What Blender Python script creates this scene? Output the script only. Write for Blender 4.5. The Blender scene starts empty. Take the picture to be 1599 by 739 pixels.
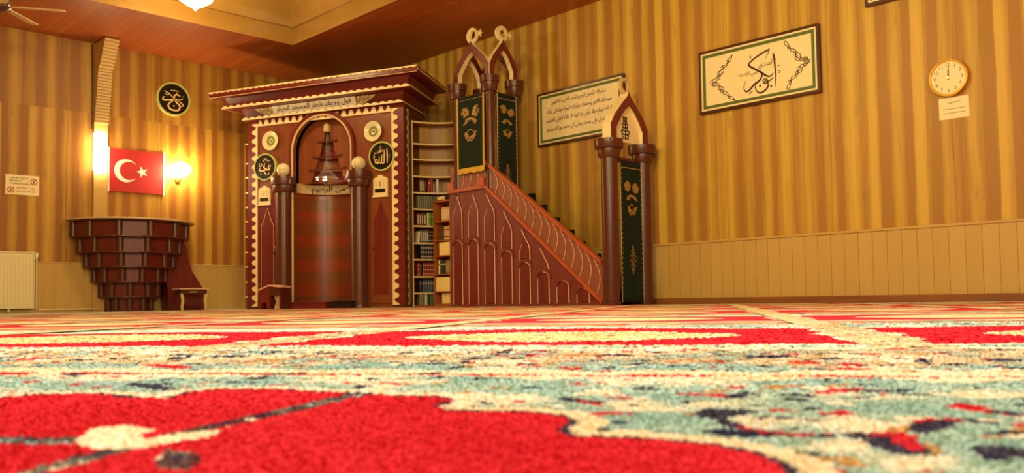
import bpy, bmesh, math, random, unicodedata
import numpy as np
from math import sin, cos, pi, radians, sqrt, atan2
from mathutils import Vector, Matrix
from mathutils.geometry import tessellate_polygon

SC = bpy.context.scene
COL = SC.collection
random.seed(7)

# ------------------------------------------------------------------ camera, exposure, world
CAM_H = 0.0745454
YAW, PITCH, ROLL, FPX, CY = 0.79693319, 0.05049378, -0.01497204, 1337.61675, 402.03933
FW, FH = 1599.0, 739.0
fwd = Vector((cos(YAW) * cos(PITCH), sin(YAW) * cos(PITCH), sin(PITCH)))
r0 = Vector((sin(YAW), -cos(YAW), 0)); u0 = r0.cross(fwd)
rgt = r0 * cos(ROLL) + u0 * sin(ROLL)
upv = -r0 * sin(ROLL) + u0 * cos(ROLL)
EYE = Vector((0, 0, CAM_H))
cd = bpy.data.cameras.new('camera'); cam = bpy.data.objects.new('camera', cd); COL.objects.link(cam)
cam.matrix_world = Matrix(((rgt.x, upv.x, -fwd.x, EYE.x), (rgt.y, upv.y, -fwd.y, EYE.y), (rgt.z, upv.z, -fwd.z, EYE.z), (0, 0, 0, 1)))
cd.sensor_width = 36; cd.sensor_fit = 'HORIZONTAL'; cd.lens = FPX / FW * 36
cd.shift_y = (CY - FH / 2) / FW
cd.clip_start = 0.02; cd.clip_end = 100
cd.dof.use_dof = True; cd.dof.focus_distance = 8.0; cd.dof.aperture_fstop = 11
SC.camera = cam
SC.view_settings.view_transform = 'Standard'; SC.view_settings.look = 'None'
SC.view_settings.gamma = 1; SC.view_settings.use_curve_mapping = False
SC.view_settings.exposure = 1.58
W = bpy.data.worlds.new('world'); SC.world = W; W.use_nodes = True
W.node_tree.nodes['Background'].inputs[0].default_value = (1, .8, .5, 1)
W.node_tree.nodes['Background'].inputs[1].default_value = 0.02
WARM = (1.0, 0.85, 0.30)
CHANDELIER_POWER = 75.0
NEAR_POWER = 128.0

# ------------------------------------------------------------------ helpers: pixels to places
def ray(x, y): return fwd + rgt * ((x - FW / 2) / FPX) - upv * ((y - CY) / FPX)
def on_z(x, y, z=0.0):
    d = ray(x, y); return EYE + d * ((z - EYE.z) / d.z)
class Frame:
    """a place in the room: x to the right, y away from the viewer, z up"""
    def __init__(s, ox, oy, deg):
        s.o = Vector((ox, oy, 0)); a = radians(deg); s.a = a
        s.x = Vector((cos(a), sin(a), 0)); s.y = Vector((-sin(a), cos(a), 0))
    def w(s, x, y, z=0): return s.o + s.x * x + s.y * y + Vector((0, 0, z))
    def px(s, x, y, dep=0.0):
        d = ray(x, y); t = ((s.o - EYE).dot(s.y) + dep) / d.dot(s.y); P = EYE + d * t - s.o
        return P.dot(s.x), P.z
    def mat(s, x=0, y=0, z=0):
        p = s.w(x, y, z)
        return Matrix.Translation(p) @ Matrix.Rotation(s.a, 4, 'Z')
XW, YW, H = 8.82717, 13.679276, 4.1
XN, YN = -4.5, -4.0
LEFT = Frame(0, YW, 0)              # the wall on the left of the picture
RIGHT = Frame(XW, 0, -90)           # the long wall on the right
P0 = EYE + ray(633, 480) * 12.46
MF = Frame(P0.x, P0.y, -67); _c = MF.w(-1.42, 0); MF = Frame(_c.x, _c.y, -67)   # prayer niche, set across the corner
XM, XR = 7.95, 8.52                 # near and far side of the stepped pulpit
SIDE = Frame(XM, 0, -90)            # pulpit seen from the room
PAV = Frame(0, 8.50, 0)             # front of the upper pavilion
GATE = Frame(0, 6.45, 0)            # front gate
CF = Frame(0, 0, -56.94)            # carpet lanes

# ------------------------------------------------------------------ materials
def lin(c): return tuple(((v / 255) / 12.92 if v / 255 <= .04045 else ((v / 255 + .055) / 1.055) ** 2.4) for v in c)
class NT:
    def __init__(s, name):
        s.m = bpy.data.materials.new(name); s.m.use_nodes = True; s.t = s.m.node_tree; s.b = s.t.nodes['Principled BSDF']
    def n(s, kind, **kw):
        nd = s.t.nodes.new(kind)
        for k, v in kw.items(): setattr(nd, k, v)
        return nd
    def l(s, a, b): s.t.links.new(a, b)
    def val(s, inp, v):
        if hasattr(v, 'links') or isinstance(v, bpy.types.NodeSocket): s.l(v, inp)
        else: inp.default_value = v
    def math(s, op, a, b=0.0, c=0.0):
        nd = s.n('ShaderNodeMath', operation=op); s.val(nd.inputs[0], a); s.val(nd.inputs[1], b); s.val(nd.inputs[2], c); return nd.outputs[0]
    def mix(s, f, a, b, blend='MIX'):
        nd = s.n('ShaderNodeMix', data_type='RGBA', blend_type=blend); s.val(nd.inputs[0], f)
        s.val(nd.inputs[6], a if not isinstance(a, tuple) else (*a[:3], 1)); s.val(nd.inputs[7], b if not isinstance(b, tuple) else (*b[:3], 1)); return nd.outputs[2]
    def coord(s, scale=(1, 1, 1), rot=(0, 0, 0)):
        tc = s.n('ShaderNodeTexCoord'); mp = s.n('ShaderNodeMapping'); mp.inputs['Scale'].default_value = scale; mp.inputs['Rotation'].default_value = rot
        s.l(tc.outputs['Object'], mp.inputs[0]); return mp.outputs[0]
    def noise(s, vec, scale=5.0, detail=3.0, rough=.55):
        nd = s.n('ShaderNodeTexNoise'); s.l(vec, nd.inputs['Vector']); nd.inputs['Scale'].default_value = scale; nd.inputs['Detail'].default_value = detail; nd.inputs['Roughness'].default_value = rough
        return nd.outputs['Fac']
    def ramp(s, fac, stops, interp='LINEAR'):
        nd = s.n('ShaderNodeValToRGB'); cr = nd.color_ramp; cr.interpolation = interp
        while len(cr.elements) < len(stops): cr.elements.new(.5)
        for e, (p, c) in zip(cr.elements, stops): e.position = p; e.color = (*c[:3], 1) if isinstance(c, tuple) else (c, c, c, 1)
        s.l(fac, nd.inputs[0]); return nd.outputs[0]
    def bump(s, h, strength=.3, dist=.01):
        nd = s.n('ShaderNodeBump'); nd.inputs['Strength'].default_value = strength; nd.inputs['Distance'].default_value = dist
        s.l(h, nd.inputs['Height']); s.l(nd.outputs[0], s.b.inputs['Normal'])
    def out(s, col=None, rough=.5, spec=.5, metal=0.0):
        if col is not None: s.val(s.b.inputs['Base Color'], (*col[:3], 1) if isinstance(col, tuple) else col)
        s.b.inputs['Roughness'].default_value = rough; s.b.inputs['Specular IOR Level'].default_value = spec; s.b.inputs['Metallic'].default_value = metal
        return s.m
def paint(name, rgb, rough=.45, spec=.5, metal=0.0, var=.12, scale=30.0):
    t = NT(name); c = lin(rgb); f = t.noise(t.coord(), scale, 3)
    col = t.mix(f, tuple(v * (1 - var) for v in c), tuple(min(1, v * (1 + var)) for v in c))
    return t.out(col, rough, spec, metal)
def wood(name, a, b, rough=.4, axis='z', fine=18.0, spec=.5, var=.5):
    t = NT(name); sc = {'z': (1, 1, .06), 'x': (.06, 1, 1), 'y': (1, .06, 1)}[axis]
    f = t.noise(t.coord(sc), fine, 5, .6)
    col = t.mix(t.ramp(f, [(.5 - var / 2, 0.0), (.5 + var / 2, 1.0)]), lin(a), lin(b))
    t.bump(f, .08, .004)
    return t.out(col, rough, spec)
def glow(name, rgb, strength):
    t = NT(name); t.out(lin(rgb), .4); t.b.inputs['Emission Color'].default_value = (*rgb_f(rgb), 1); t.b.inputs['Emission Strength'].default_value = strength
    return t.m
def rgb_f(c): return tuple(v if v <= 1 else v / 255 for v in c)

def panelling(name, light, dark, along, seam):
    """printed wood panels: irregular light and dark boards with grain and knots; above the seam the next row of panels is offset and darker"""
    t = NT(name); tc = t.n('ShaderNodeTexCoord'); sp = t.n('ShaderNodeSeparateXYZ'); t.l(tc.outputs['Object'], sp.inputs[0])
    x = sp.outputs[along]; z = sp.outputs[2]
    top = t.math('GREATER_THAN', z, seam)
    xs = t.math('ADD', x, t.math('MULTIPLY', top, 3.37))
    cbw = t.n('ShaderNodeCombineXYZ'); t.l(xs, cbw.inputs[0]); t.l(t.math('MULTIPLY', z, .5), cbw.inputs[2])
    xw = t.math('ADD', xs, t.math('MULTIPLY', t.math('SUBTRACT', t.noise(cbw.outputs[0], 3.0, 2), .5), .03))
    vo = t.n('ShaderNodeTexVoronoi', voronoi_dimensions='1D', feature='SMOOTH_F1'); vo.inputs['Smoothness'].default_value = .12; vo.inputs['Scale'].default_value = 8.0; t.l(xw, vo.inputs['W'])
    sc = t.n('ShaderNodeSeparateColor'); t.l(vo.outputs['Color'], sc.inputs[0])
    vf = t.n('ShaderNodeTexVoronoi', voronoi_dimensions='1D'); vf.inputs['Scale'].default_value = 15; t.l(xw, vf.inputs['W'])
    sf = t.n('ShaderNodeSeparateColor'); t.l(vf.outputs['Color'], sf.inputs[0])
    alt = t.math('MULTIPLY', t.math('SINE', t.math('MULTIPLY', xw, 2 * pi / .24)), .26)
    v = t.math('ADD', alt, t.math('ADD', t.math('MULTIPLY', sc.outputs[0], .5), t.math('MULTIPLY', sf.outputs[1], .3)))
    cb = t.n('ShaderNodeCombineXYZ'); t.l(xs, cb.inputs[0]); t.l(t.math('MULTIPLY', z, .05), cb.inputs[2])
    g = t.noise(cb.outputs[0], 30, 5, .65)
    cb2 = t.n('ShaderNodeCombineXYZ'); t.l(t.math('MULTIPLY', xs, 3.0), cb2.inputs[0]); t.l(t.math('MULTIPLY', z, .9), cb2.inputs[2])
    k = t.noise(cb2.outputs[0], 2.4, 3, .6)
    knot = t.ramp(k, [(.62, 0.0), (.74, 1.0)])
    f = t.math('ADD', v, t.math('MULTIPLY', t.math('SUBTRACT', g, .5), .7))
    c = t.mix(t.ramp(f, [(.16, 0.0), (.36, .35), (.5, .6), (.72, 1.0)]), lin(dark), lin(light))
    c = t.mix(t.math('MULTIPLY', knot, .35), c, tuple(q * .6 for q in lin(dark)))
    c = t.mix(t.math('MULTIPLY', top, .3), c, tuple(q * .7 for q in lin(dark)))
    t.bump(g, .04, .003)
    return t.out(c, .5, .4)
def boards(name, light, dark, axis, width, groove=.03, rough=.5, spec=.4, rot=0.0, fine=20.0):
    t = NT(name); tc = t.n('ShaderNodeTexCoord'); sp = t.n('ShaderNodeSeparateXYZ'); t.l(tc.outputs['Object'], sp.inputs[0])
    x = sp.outputs[axis]; d = t.math('DIVIDE', x, width); cell = t.math('FLOOR', d); fr = t.math('FRACT', d)
    wn = t.n('ShaderNodeTexWhiteNoise', noise_dimensions='1D'); t.l(cell, wn.inputs['W'])
    sc = [.05, .05, .05]; sc[axis] = 1
    g = t.noise(t.coord(tuple(sc)), fine, 4, .6)
    f = t.math('ADD', t.math('MULTIPLY', wn.outputs['Value'], .35), t.math('MULTIPLY', g, .65))
    c = t.mix(f, lin(dark), lin(light))
    ed = t.math('LESS_THAN', fr, groove)
    c = t.mix(t.math('MULTIPLY', ed, .75), c, tuple(q * .35 for q in lin(dark)))
    t.bump(t.math('SUBTRACT', 1.0, ed), .35, .006)
    return t.out(c, rough, spec)
def pile(name, base, spots, red=0.0):
    """knotted carpet: base colours mixed by noise, with small woven blossoms and leaves"""
    t = NT(name); v = t.coord((1, 1, 1), (0, 0, radians(56.94)))
    nz = t.n('ShaderNodeTexNoise'); t.l(v, nz.inputs['Vector']); nz.inputs['Scale'].default_value = 26; nz.inputs['Detail'].default_value = 4
    vd = t.n('ShaderNodeVectorMath', operation='MULTIPLY_ADD'); t.l(nz.outputs['Color'], vd.inputs[0]); vd.inputs[1].default_value = (.06, .06, 0); t.l(v, vd.inputs[2])
    dv = vd.outputs[0]
    n1 = t.noise(dv, 7, 3); col = t.ramp(n1, base)
    for scale, rad, stops, hold in spots:
        vo = t.n('ShaderNodeTexVoronoi'); t.l(dv, vo.inputs['Vector']); vo.inputs['Scale'].default_value = scale
        inside = t.math('LESS_THAN', vo.outputs['Distance'], rad)
        sep = t.n('ShaderNodeSeparateColor'); t.l(vo.outputs['Color'], sep.inputs[0])
        on = t.math('LESS_THAN', sep.outputs[1], hold)
        cc = t.ramp(sep.outputs[0], stops, 'CONSTANT')
        col = t.mix(t.math('MULTIPLY', inside, on), col, cc)
    fz = t.noise(v, 420, 2, .7)
    col = t.mix(t.math('MULTIPLY', fz, .12), col, (.02, .01, .01))
    t.bump(fz, .5, .003)
    return t.out(col, .95, .08)

RED, NAVY, CREAM, TEAL, TAN = lin((222, 42, 58)), lin((56, 58, 92)), lin((252, 246, 222)), lin((158, 206, 204)), lin((214, 176, 112))
M = {}
M['wall_l'] = panelling('wood_panelling_left', (196, 150, 62), (148, 94, 34), 0, 3.0137)
M['wall_r'] = panelling('wood_panelling_right', (208, 168, 72), (164, 116, 48), 1, 9.0)
M['wains_l'] = boards('wainscot_left', (205, 168, 100), (190, 150, 84), 0, .19, .012)
M['wains_r'] = boards('wainscot_right', (205, 168, 100), (190, 150, 84), 1, .148, .035)
M['cap'] = wood('cap_rail', (205, 165, 95), (190, 150, 82), .45, 'y')
M['base'] = wood('skirting', (150, 88, 40), (120, 66, 30), .45, 'y')
M['ceil'] = boards('red_brown_ceiling_boards', (186, 98, 40), (146, 66, 28), 0, .105, .07, .42, .5)
M['cove'] = paint('varnished_cove', (158, 120, 58), .26, .6, var=.2, scale=3)
M['red'] = wood('red_brown_lacquer', (122, 42, 34), (96, 30, 26), .34, 'z', 10)
M['redx'] = wood('red_brown_lacquer_lengthwise', (124, 38, 32), (98, 28, 24), .34, 'x', 10)
M['dark'] = wood('dark_brown_lacquer', (92, 44, 32), (78, 36, 27), .28, 'z', 10)
M['panel'] = wood('brown_veneer', (140, 76, 40), (118, 58, 32), .36, 'z', 10)
M['orange'] = wood('orange_brown_rail', (190, 92, 48), (166, 74, 38), .4, 'y', 12)
M['mauve'] = wood('mauve_brown_panel', (128, 56, 48), (108, 44, 38), .45, 'z', 8)
M['bal'] = wood('balustrade_panel', (150, 90, 68), (132, 74, 56), .45, 'z', 9)
M['cream'] = paint('cream_paint', (240, 218, 170), .5, var=.05)
M['pink'] = paint('pale_pink_edge', (226, 176, 150), .45, var=.05)
M['tan'] = paint('tan_paint', (205, 178, 130), .45, var=.06)
M['white'] = paint('white_enamel', (236, 230, 214), .35, var=.04)
M['ink'] = paint('brown_black_ink', (66, 32, 20), .6, var=.1)
M['gold'] = paint('gold_thread', (176, 138, 76), .4, .6, .35, var=.3, scale=90)
M['fringe'] = paint('yellow_gold_fringe', (214, 172, 50), .6, var=.3, scale=120)
M['goldleaf'] = paint('gold_lettering', (236, 206, 140), .4, var=.08)
M['brass'] = paint('brass', (200, 150, 60), .25, .5, .9, var=.08)
M['black'] = paint('black_gloss', (24, 16, 18), .3, var=.1)
M['velvet'] = paint('dark_green_velvet', (20, 34, 24), .85, .3, var=.35, scale=40)
M['green'] = paint('green_mount', (86, 104, 44), .5, var=.1)
M['greenrim'] = paint('pale_green_rim', (190, 196, 110), .4, var=.08)
M['paper'] = paint('ivory_paper', (238, 220, 176), .5, var=.04)
M['framewood'] = wood('dark_frame_wood', (84, 40, 26), (62, 28, 20), .35, 'x', 20)
M['flag'] = paint('flag_red', (176, 24, 32), .55, var=.08)
M['rad'] = paint('cream_radiator', (232, 216, 176), .35, var=.03)
M['plate'] = paint('glazed_plate', (226, 220, 180), .18, .6, var=.05)
M['plategreen'] = paint('plate_green_ring', (140, 140, 70), .25, var=.15)
M['shelf'] = paint('cream_shelf_edge', (234, 208, 150), .45, var=.05)
M['backing'] = wood('bookcase_back', (196, 150, 84), (170, 122, 60), .4, 'z', 9)
M['bookwood'] = wood('bookcase_brown', (170, 98, 46), (146, 80, 36), .42, 'z', 12)
M['carpetstep'] = paint('dark_step_carpet', (34, 38, 28), .95, .1, var=.3, scale=60)
M['glass'] = NT('crystal').out((.95, .9, .8), .05, .6); 
_g = M['glass'].node_tree.nodes['Principled BSDF']; _g.inputs['Transmission Weight'].default_value = .92; _g.inputs['IOR'].default_value = 1.3
M['bowl'] = glow('lit_lamp_glass', (1, .74, .34), 34)
M['tube'] = glow('lit_wall_lamp_cover', (1, .78, .42), 17)
M['flame'] = glow('lit_sconce_bulb', (1, .76, .36), 36)
M['spark'] = glow('small_lit_bulb', (1, .85, .55), 30)
M['globe'] = paint('white_globe_glass', (236, 222, 180), .2, .6, var=.04)
_v = NT('niche_bands'); _tc = _v.n('ShaderNodeTexCoord'); _s = _v.n('ShaderNodeSeparateXYZ'); _v.l(_tc.outputs['Object'], _s.inputs[0])
_f = _v.math('MODULO', _v.math('FLOOR', _v.math('DIVIDE', _s.outputs[2], .192)), 2.0)
_gr = _v.noise(_v.coord((1, 1, .1)), 14, 4)
_cc = _v.mix(_f, lin((128, 68, 30)), lin((152, 62, 28))); _cc = _v.mix(_v.math('MULTIPLY', _gr, .4), _cc, lin((80, 36, 20)))
M['niche'] = _v.out(_cc, .3, .5)
FL = [(0.0, NAVY), (.3, RED), (.52, CREAM), (.75, TAN), (.9, NAVY)]
M['c_teal'] = pile('carpet_teal_ground', [(.4, CREAM), (.46, lin((190, 220, 206))), (.62, lin((160, 204, 198))), (.72, lin((206, 224, 200)))],
                   [(9, .2, FL, .5), (22, .28, FL, .62), (46, .34, FL, .5)])
M['c_red'] = pile('carpet_red_field', [(.3, lin((214, 36, 54))), (.7, lin((230, 56, 70)))], [])
M['c_cream'] = pile('carpet_cream', [(.3, lin((254, 248, 226))), (.7, lin((248, 236, 196)))], [])
M['c_oval'] = pile('carpet_cream_medallion', [(.3, lin((246, 232, 180))), (.7, lin((232, 206, 146)))], [(30, .3, [(0.0, RED), (.3, TAN), (.6, TEAL), (.85, CREAM)], .7)])
M['c_border'] = pile('carpet_border', [(.3, lin((232, 218, 176))), (.7, lin((192, 176, 128)))], [(26, .36, [(0.0, NAVY), (.2, RED), (.5, TEAL), (.8, TAN)], .6)])
M['c_navy'] = pile('carpet_navy', [(.3, lin((60, 62, 88))), (.7, lin((84, 84, 104)))], [])
M['c_dash'] = pile('carpet_stem', [(.42, lin((74, 80, 92))), (.5, lin((150, 156, 140))), (.6, lin((96, 66, 70)))], [(60, .4, [(0.0, CREAM), (.3, NAVY), (.7, TEAL)], .7)])
M['c_band'] = pile('carpet_woven_band', [(.36, CREAM), (.48, lin((222, 206, 164))), (.6, lin((176, 206, 194)))], [(10, .24, FL, .6), (24, .34, FL, .7), (50, .36, FL, .6)])
M['c_far'] = pile('carpet_ornament', [(.36, lin((216, 190, 130))), (.5, lin((196, 120, 80))), (.64, lin((170, 176, 140)))], [(14, .36, [(0.0, NAVY), (.15, RED), (.7, CREAM), (.85, TEAL)], .8)])

# ------------------------------------------------------------------ mesh builder
class MB:
    def __init__(s): s.v = []; s.f = []; s.mi = []; s.cur = 0
    def add(s, vs, fs):
        b = len(s.v); s.v += [tuple(p) for p in vs]; s.f += [tuple(i + b for i in f) for f in fs]; s.mi += [s.cur] * len(fs); return s
    def box(s, x0, x1, y0, y1, z0, z1):
        return s.add([(x0, y0, z0), (x1, y0, z0), (x1, y1, z0), (x0, y1, z0), (x0, y0, z1), (x1, y0, z1), (x1, y1, z1), (x0, y1, z1)],
                     [(0, 3, 2, 1), (4, 5, 6, 7), (0, 1, 5, 4), (1, 2, 6, 5), (2, 3, 7, 6), (3, 0, 4, 7)])
    def loft(s, rings, cap=True, closed=True):
        n = len(rings[0]); vs = [p for r in rings for p in r]; fs = []
        for k in range(len(rings) - 1):
            for i in range(n if closed else n - 1):
                j = (i + 1) % n; fs.append((k * n + i, k * n + j, (k + 1) * n + j, (k + 1) * n + i))
        if cap: fs.append(tuple(range(n))[::-1]); fs.append(tuple((len(rings) - 1) * n + i for i in range(n)))
        return s.add(vs, fs)
    def prism(s, poly, y0, y1, holes=(), plane='xz'):
        """a board cut to an outline (with holes), thick from y0 to y1"""
        loops = [list(poly)] + [list(h) for h in holes]
        def P(a, b, c): return (a, c, b) if plane == 'xz' else ((a, b, c) if plane == 'xy' else (c, a, b))
        tris = tessellate_polygon([[Vector((a, b, 0)) for a, b in L] for L in loops])
        flat = [p for L in loops for p in L]; n = len(flat)
        vs = [P(a, b, y0) for a, b in flat] + [P(a, b, y1) for a, b in flat]
        fs = [tuple(t) for t in tris] + [tuple(i + n for i in t)[::-1] for t in tris]
        k = 0
        for L in loops:
            m = len(L)
            for i in range(m): fs.append((k + i, k + (i + 1) % m, n + k + (i + 1) % m, n + k + i))
            k += m
        return s.add(vs, fs)
    def lathe(s, prof, c=(0, 0, 0), n=24, a0=0.0, a1=2 * pi, axis='z'):
        full = abs(a1 - a0 - 2 * pi) < 1e-6; m = n if full else n + 1; vs = []
        for r, z in prof:
            for i in range(m):
                a = a0 + (a1 - a0) * i / n; x, y = r * cos(a), r * sin(a)
                p = (x, y, z) if axis == 'z' else ((x, z, y) if axis == 'y' else (z, x, y))
                vs.append((c[0] + p[0], c[1] + p[1], c[2] + p[2]))
        fs = []
        for k in range(len(prof) - 1):
            for i in range(n):
                j = (i + 1) % m; fs.append((k * m + i, k * m + j, (k + 1) * m + j, (k + 1) * m + i))
        return s.add(vs, fs)
    def cyl(s, x, y, z0, z1, r, n=20): return s.lathe([(0, z0), (r, z0), (r, z1), (0, z1)], (x, y, 0), n)
    def ball(s, x, y, z, r, n=16): return s.lathe([(r * sin(pi * i / n), r * -cos(pi * i / n)) for i in range(n + 1)], (x, y, z), n + 4)
    def tube(s, pts, r, n=6):
        pts = [Vector(p) for p in pts]; rings = []
        for i, p in enumerate(pts):
            d = (pts[min(i + 1, len(pts) - 1)] - pts[max(i - 1, 0)]).normalized()
            a = Vector((0, 1, 0)) if abs(d.y) < .9 else Vector((1, 0, 0)); e = d.cross(a).normalized(); g = d.cross(e)
            rr = r[i] if isinstance(r, (list, tuple)) else r
            rings.append([tuple(p + (e * cos(2 * pi * k / n) + g * sin(2 * pi * k / n)) * rr) for k in range(n)])
        return s.loft(rings)
    def stroke(s, pts, ws, y, th=.002):
        """a flat pen stroke in the xz plane; ws is the width at every point"""
        P, Wd = smooth(pts, ws); L, R = [], []
        for i, (x, z) in enumerate(P):
            a = P[max(i - 1, 0)]; b = P[min(i + 1, len(P) - 1)]; dx, dz = b[0] - a[0], b[1] - a[1]; q = sqrt(dx * dx + dz * dz) or 1
            nx, nz = -dz / q * Wd[i] / 2, dx / q * Wd[i] / 2; L.append((x + nx, z + nz)); R.append((x - nx, z - nz))
        vs = [(x, y, z) for x, z in L] + [(x, y, z) for x, z in R] + [(x, y - th, z) for x, z in L] + [(x, y - th, z) for x, z in R]
        n = len(L); fs = []
        for i in range(n - 1):
            fs += [(2 * n + i, 2 * n + i + 1, 3 * n + i + 1, 3 * n + i), (i, i + 1, 2 * n + i + 1, 2 * n + i), (n + i, 3 * n + i, 3 * n + i + 1, n + i + 1)]
        return s.add(vs, fs)
    def dot(s, x, z, r, y, th=.002, n=8): return s.lathe([(0, -th), (r, -th), (r, 0)], (x, y, z), n, axis='y')
    def build(s, name, mats, parent=None, mw=None, smooth_=None, bevel=0.0, recalc=True):
        me = bpy.data.meshes.new(name); me.from_pydata(s.v, [], s.f)
        mats = mats if isinstance(mats, (list, tuple)) else [mats]
        for m in mats: me.materials.append(M[m] if isinstance(m, str) else m)
        if len(mats) > 1: me.polygons.foreach_set('material_index', s.mi)
        if recalc:
            bm = bmesh.new(); bm.from_mesh(me); bmesh.ops.recalc_face_normals(bm, faces=bm.faces); bm.to_mesh(me); bm.free()
        if smooth_ is not None: me.polygons.foreach_set('use_smooth', [True] * len(me.polygons)); me.set_sharp_from_angle(angle=radians(smooth_))
        me.update(); o = bpy.data.objects.new(name, me); COL.objects.link(o)
        if parent is not None: o.parent = parent
        if mw is not None: o.matrix_world = mw
        if bevel:
            b = o.modifiers.new('bevel', 'BEVEL'); b.width = bevel; b.segments = 2; b.limit_method = 'ANGLE'; b.angle_limit = radians(40)
        return o
def smooth(pts, ws, k=5):
    if not isinstance(ws, (list, tuple)): ws = [ws] * len(pts)
    if len(ws) < len(pts): ws = [ws[int(round(i * (len(ws) - 1) / (len(pts) - 1)))] for i in range(len(pts))]
    P, Wd = [], []
    for i in range(len(pts) - 1):
        p0 = pts[max(i - 1, 0)]; p1 = pts[i]; p2 = pts[i + 1]; p3 = pts[min(i + 2, len(pts) - 1)]
        for j in range(k):
            t = j / k
            P.append(tuple(.5 * (2 * p1[q] + (p2[q] - p0[q]) * t + (2 * p0[q] - 5 * p1[q] + 4 * p2[q] - p3[q]) * t * t + (-p0[q] + 3 * p1[q] - 3 * p2[q] + p3[q]) * t ** 3) for q in (0, 1)))
            Wd.append(ws[i] * (1 - t) + ws[i + 1] * t)
    P.append(tuple(pts[-1])); Wd.append(ws[-1]); return P, Wd
def tag(o, label=None, cat=None, group=None, kind=None):
    if label: o['label'] = label
    if cat: o['category'] = cat
    if group: o['group'] = group
    if kind: o['kind'] = kind
    return o
def thing(name, label, cat, mw, group=None):
    o = bpy.data.objects.new(name, None); COL.objects.link(o); o.empty_display_size = .1; o.matrix_world = mw
    return tag(o, label, cat, group)
def struct(o): o['kind'] = 'structure'; return o
def copy_tree(o, parent=None):
    c = o.copy(); COL.objects.link(c)
    if parent is not None: c.parent = parent
    for ch in [k for k in bpy.data.objects if k.parent == o]: copy_tree(ch, c)
    return c

# ------------------------------------------------------------------ Arabic lettering
FORM = {}
for cp in list(range(0xFE80, 0xFEFD)):
    dsc = unicodedata.decomposition(chr(cp)).split()
    if len(dsc) == 2: FORM.setdefault(chr(int(dsc[1], 16)), {})[dsc[0]] = chr(cp)
def ar(s):
    out = []; i = 0; prev = False
    while i < len(s):
        c = s[i]
        if c == 'ل' and i + 1 < len(s) and s[i + 1] in 'اأ':
            out.append(({'ا': '\uFEFC', 'أ': '\uFEF8'} if prev else {'ا': '\uFEFB', 'أ': '\uFEF7'})[s[i + 1]]); prev = False; i += 2; continue
        fm = FORM.get(c)
        if not fm: out.append(c); prev = False; i += 1; continue
        nxt = i + 1 < len(s) and s[i + 1] in FORM and '<initial>' in fm
        k = '<medial>' if prev and nxt else '<final>' if prev else '<initial>' if nxt else '<isolated>'
        out.append(fm.get(k, fm.get('<isolated>', c))); prev = nxt; i += 1
    return ''.join(reversed(out))
def glyphs(body, bold=0.0, ext=.0):
    c = bpy.data.curves.new('lettering', 'FONT'); c.body = body; c.resolution_u = 3; c.offset = bold; c.size = 1
    o = bpy.data.objects.new('lettering', c); COL.objects.link(o)
    dg = bpy.context.evaluated_depsgraph_get(); dg.update(); me = o.evaluated_get(dg).to_mesh()
    vs = [tuple(v.co) for v in me.vertices]; fs = [tuple(p.vertices) for p in me.polygons]
    bpy.data.objects.remove(o); bpy.data.curves.remove(c)
    return vs, fs
def letter(mb, body, x0, x1, z0, z1, y, fit='both', bold=0.0, warp=None):
    """lettering filling the box x0..x1, z0..z1 on the plane y"""
    vs, fs = glyphs(body, bold)
    if not vs: return mb
    ax = min(v[0] for v in vs); bx = max(v[0] for v in vs); az = min(v[1] for v in vs); bz = max(v[1] for v in vs)
    sx = (x1 - x0) / (bx - ax); sz = (z1 - z0) / (bz - az)
    if fit == 'keep': sx = sz = min(sx, sz)
    cx, cz = (x0 + x1) / 2, (z0 + z1) / 2
    pts = [(cx + (v[0] - (ax + bx) / 2) * sx, y, cz + (v[1] - (az + bz) / 2) * sz) for v in vs]
    if warp: pts = [warp(*p) for p in pts]
    return mb.add(pts, fs)

# ================================================================== THE ROOM
mb = MB().add([(XN, YW, 0), (XW, YW, 0), (XW, YW, H), (XN, YW, H)], [(0, 1, 2, 3)])
struct(mb.build('wall_left', 'wall_l'))
mb = MB().add([(XW, YN, 0), (XW, YW, 0), (XW, YW, H), (XW, YN, H)], [(3, 2, 1, 0)])
struct(mb.build('wall_right', 'wall_r'))
struct(MB().add([(XN, YN, 0), (XN, YW, 0), (XN, YW, H), (XN, YN, H)], [(0, 1, 2, 3)]).build('wall_back', 'wall_r'))
struct(MB().add([(XN, YN, 0), (XW, YN, 0), (XW, YN, H), (XN, YN, H)], [(3, 2, 1, 0)]).build('wall_front', 'wall_l'))
# ceiling with the raised tray (vertical lip, curved cove, upper ceiling)
RX0, RX1, RY0, RY1 = -2.6, 6.79, 1.6, 11.75
mb = MB()
def rect(i, z): return [(RX0 + i, RY0 + i, z), (RX1 - i, RY0 + i, z), (RX1 - i, RY1 - i, z), (RX0 + i, RY1 - i, z)]
outer = [(XN, YN, H), (XW, YN, H), (XW, YW, H), (XN, YW, H)]
mb.loft([outer, rect(0, H)], cap=False)
mb.cur = 1
prof = [(0, H), (0, H + .26), (.035, H + .262)] + [(.035 + .62 * (1 - cos(a)), H + .262 + .5 * sin(a)) for a in [pi / 2 * k / 8 for k in range(1, 9)]]
mb.loft([rect(i, z) for i, z in prof], cap=False)
mb.cur = 1
mb.add(rect(prof[-1][0], prof[-1][1]), [(0, 1, 2, 3)])
struct(mb.build('ceiling', ['ceil', 'cove'], smooth_=30, recalc=False))
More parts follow.
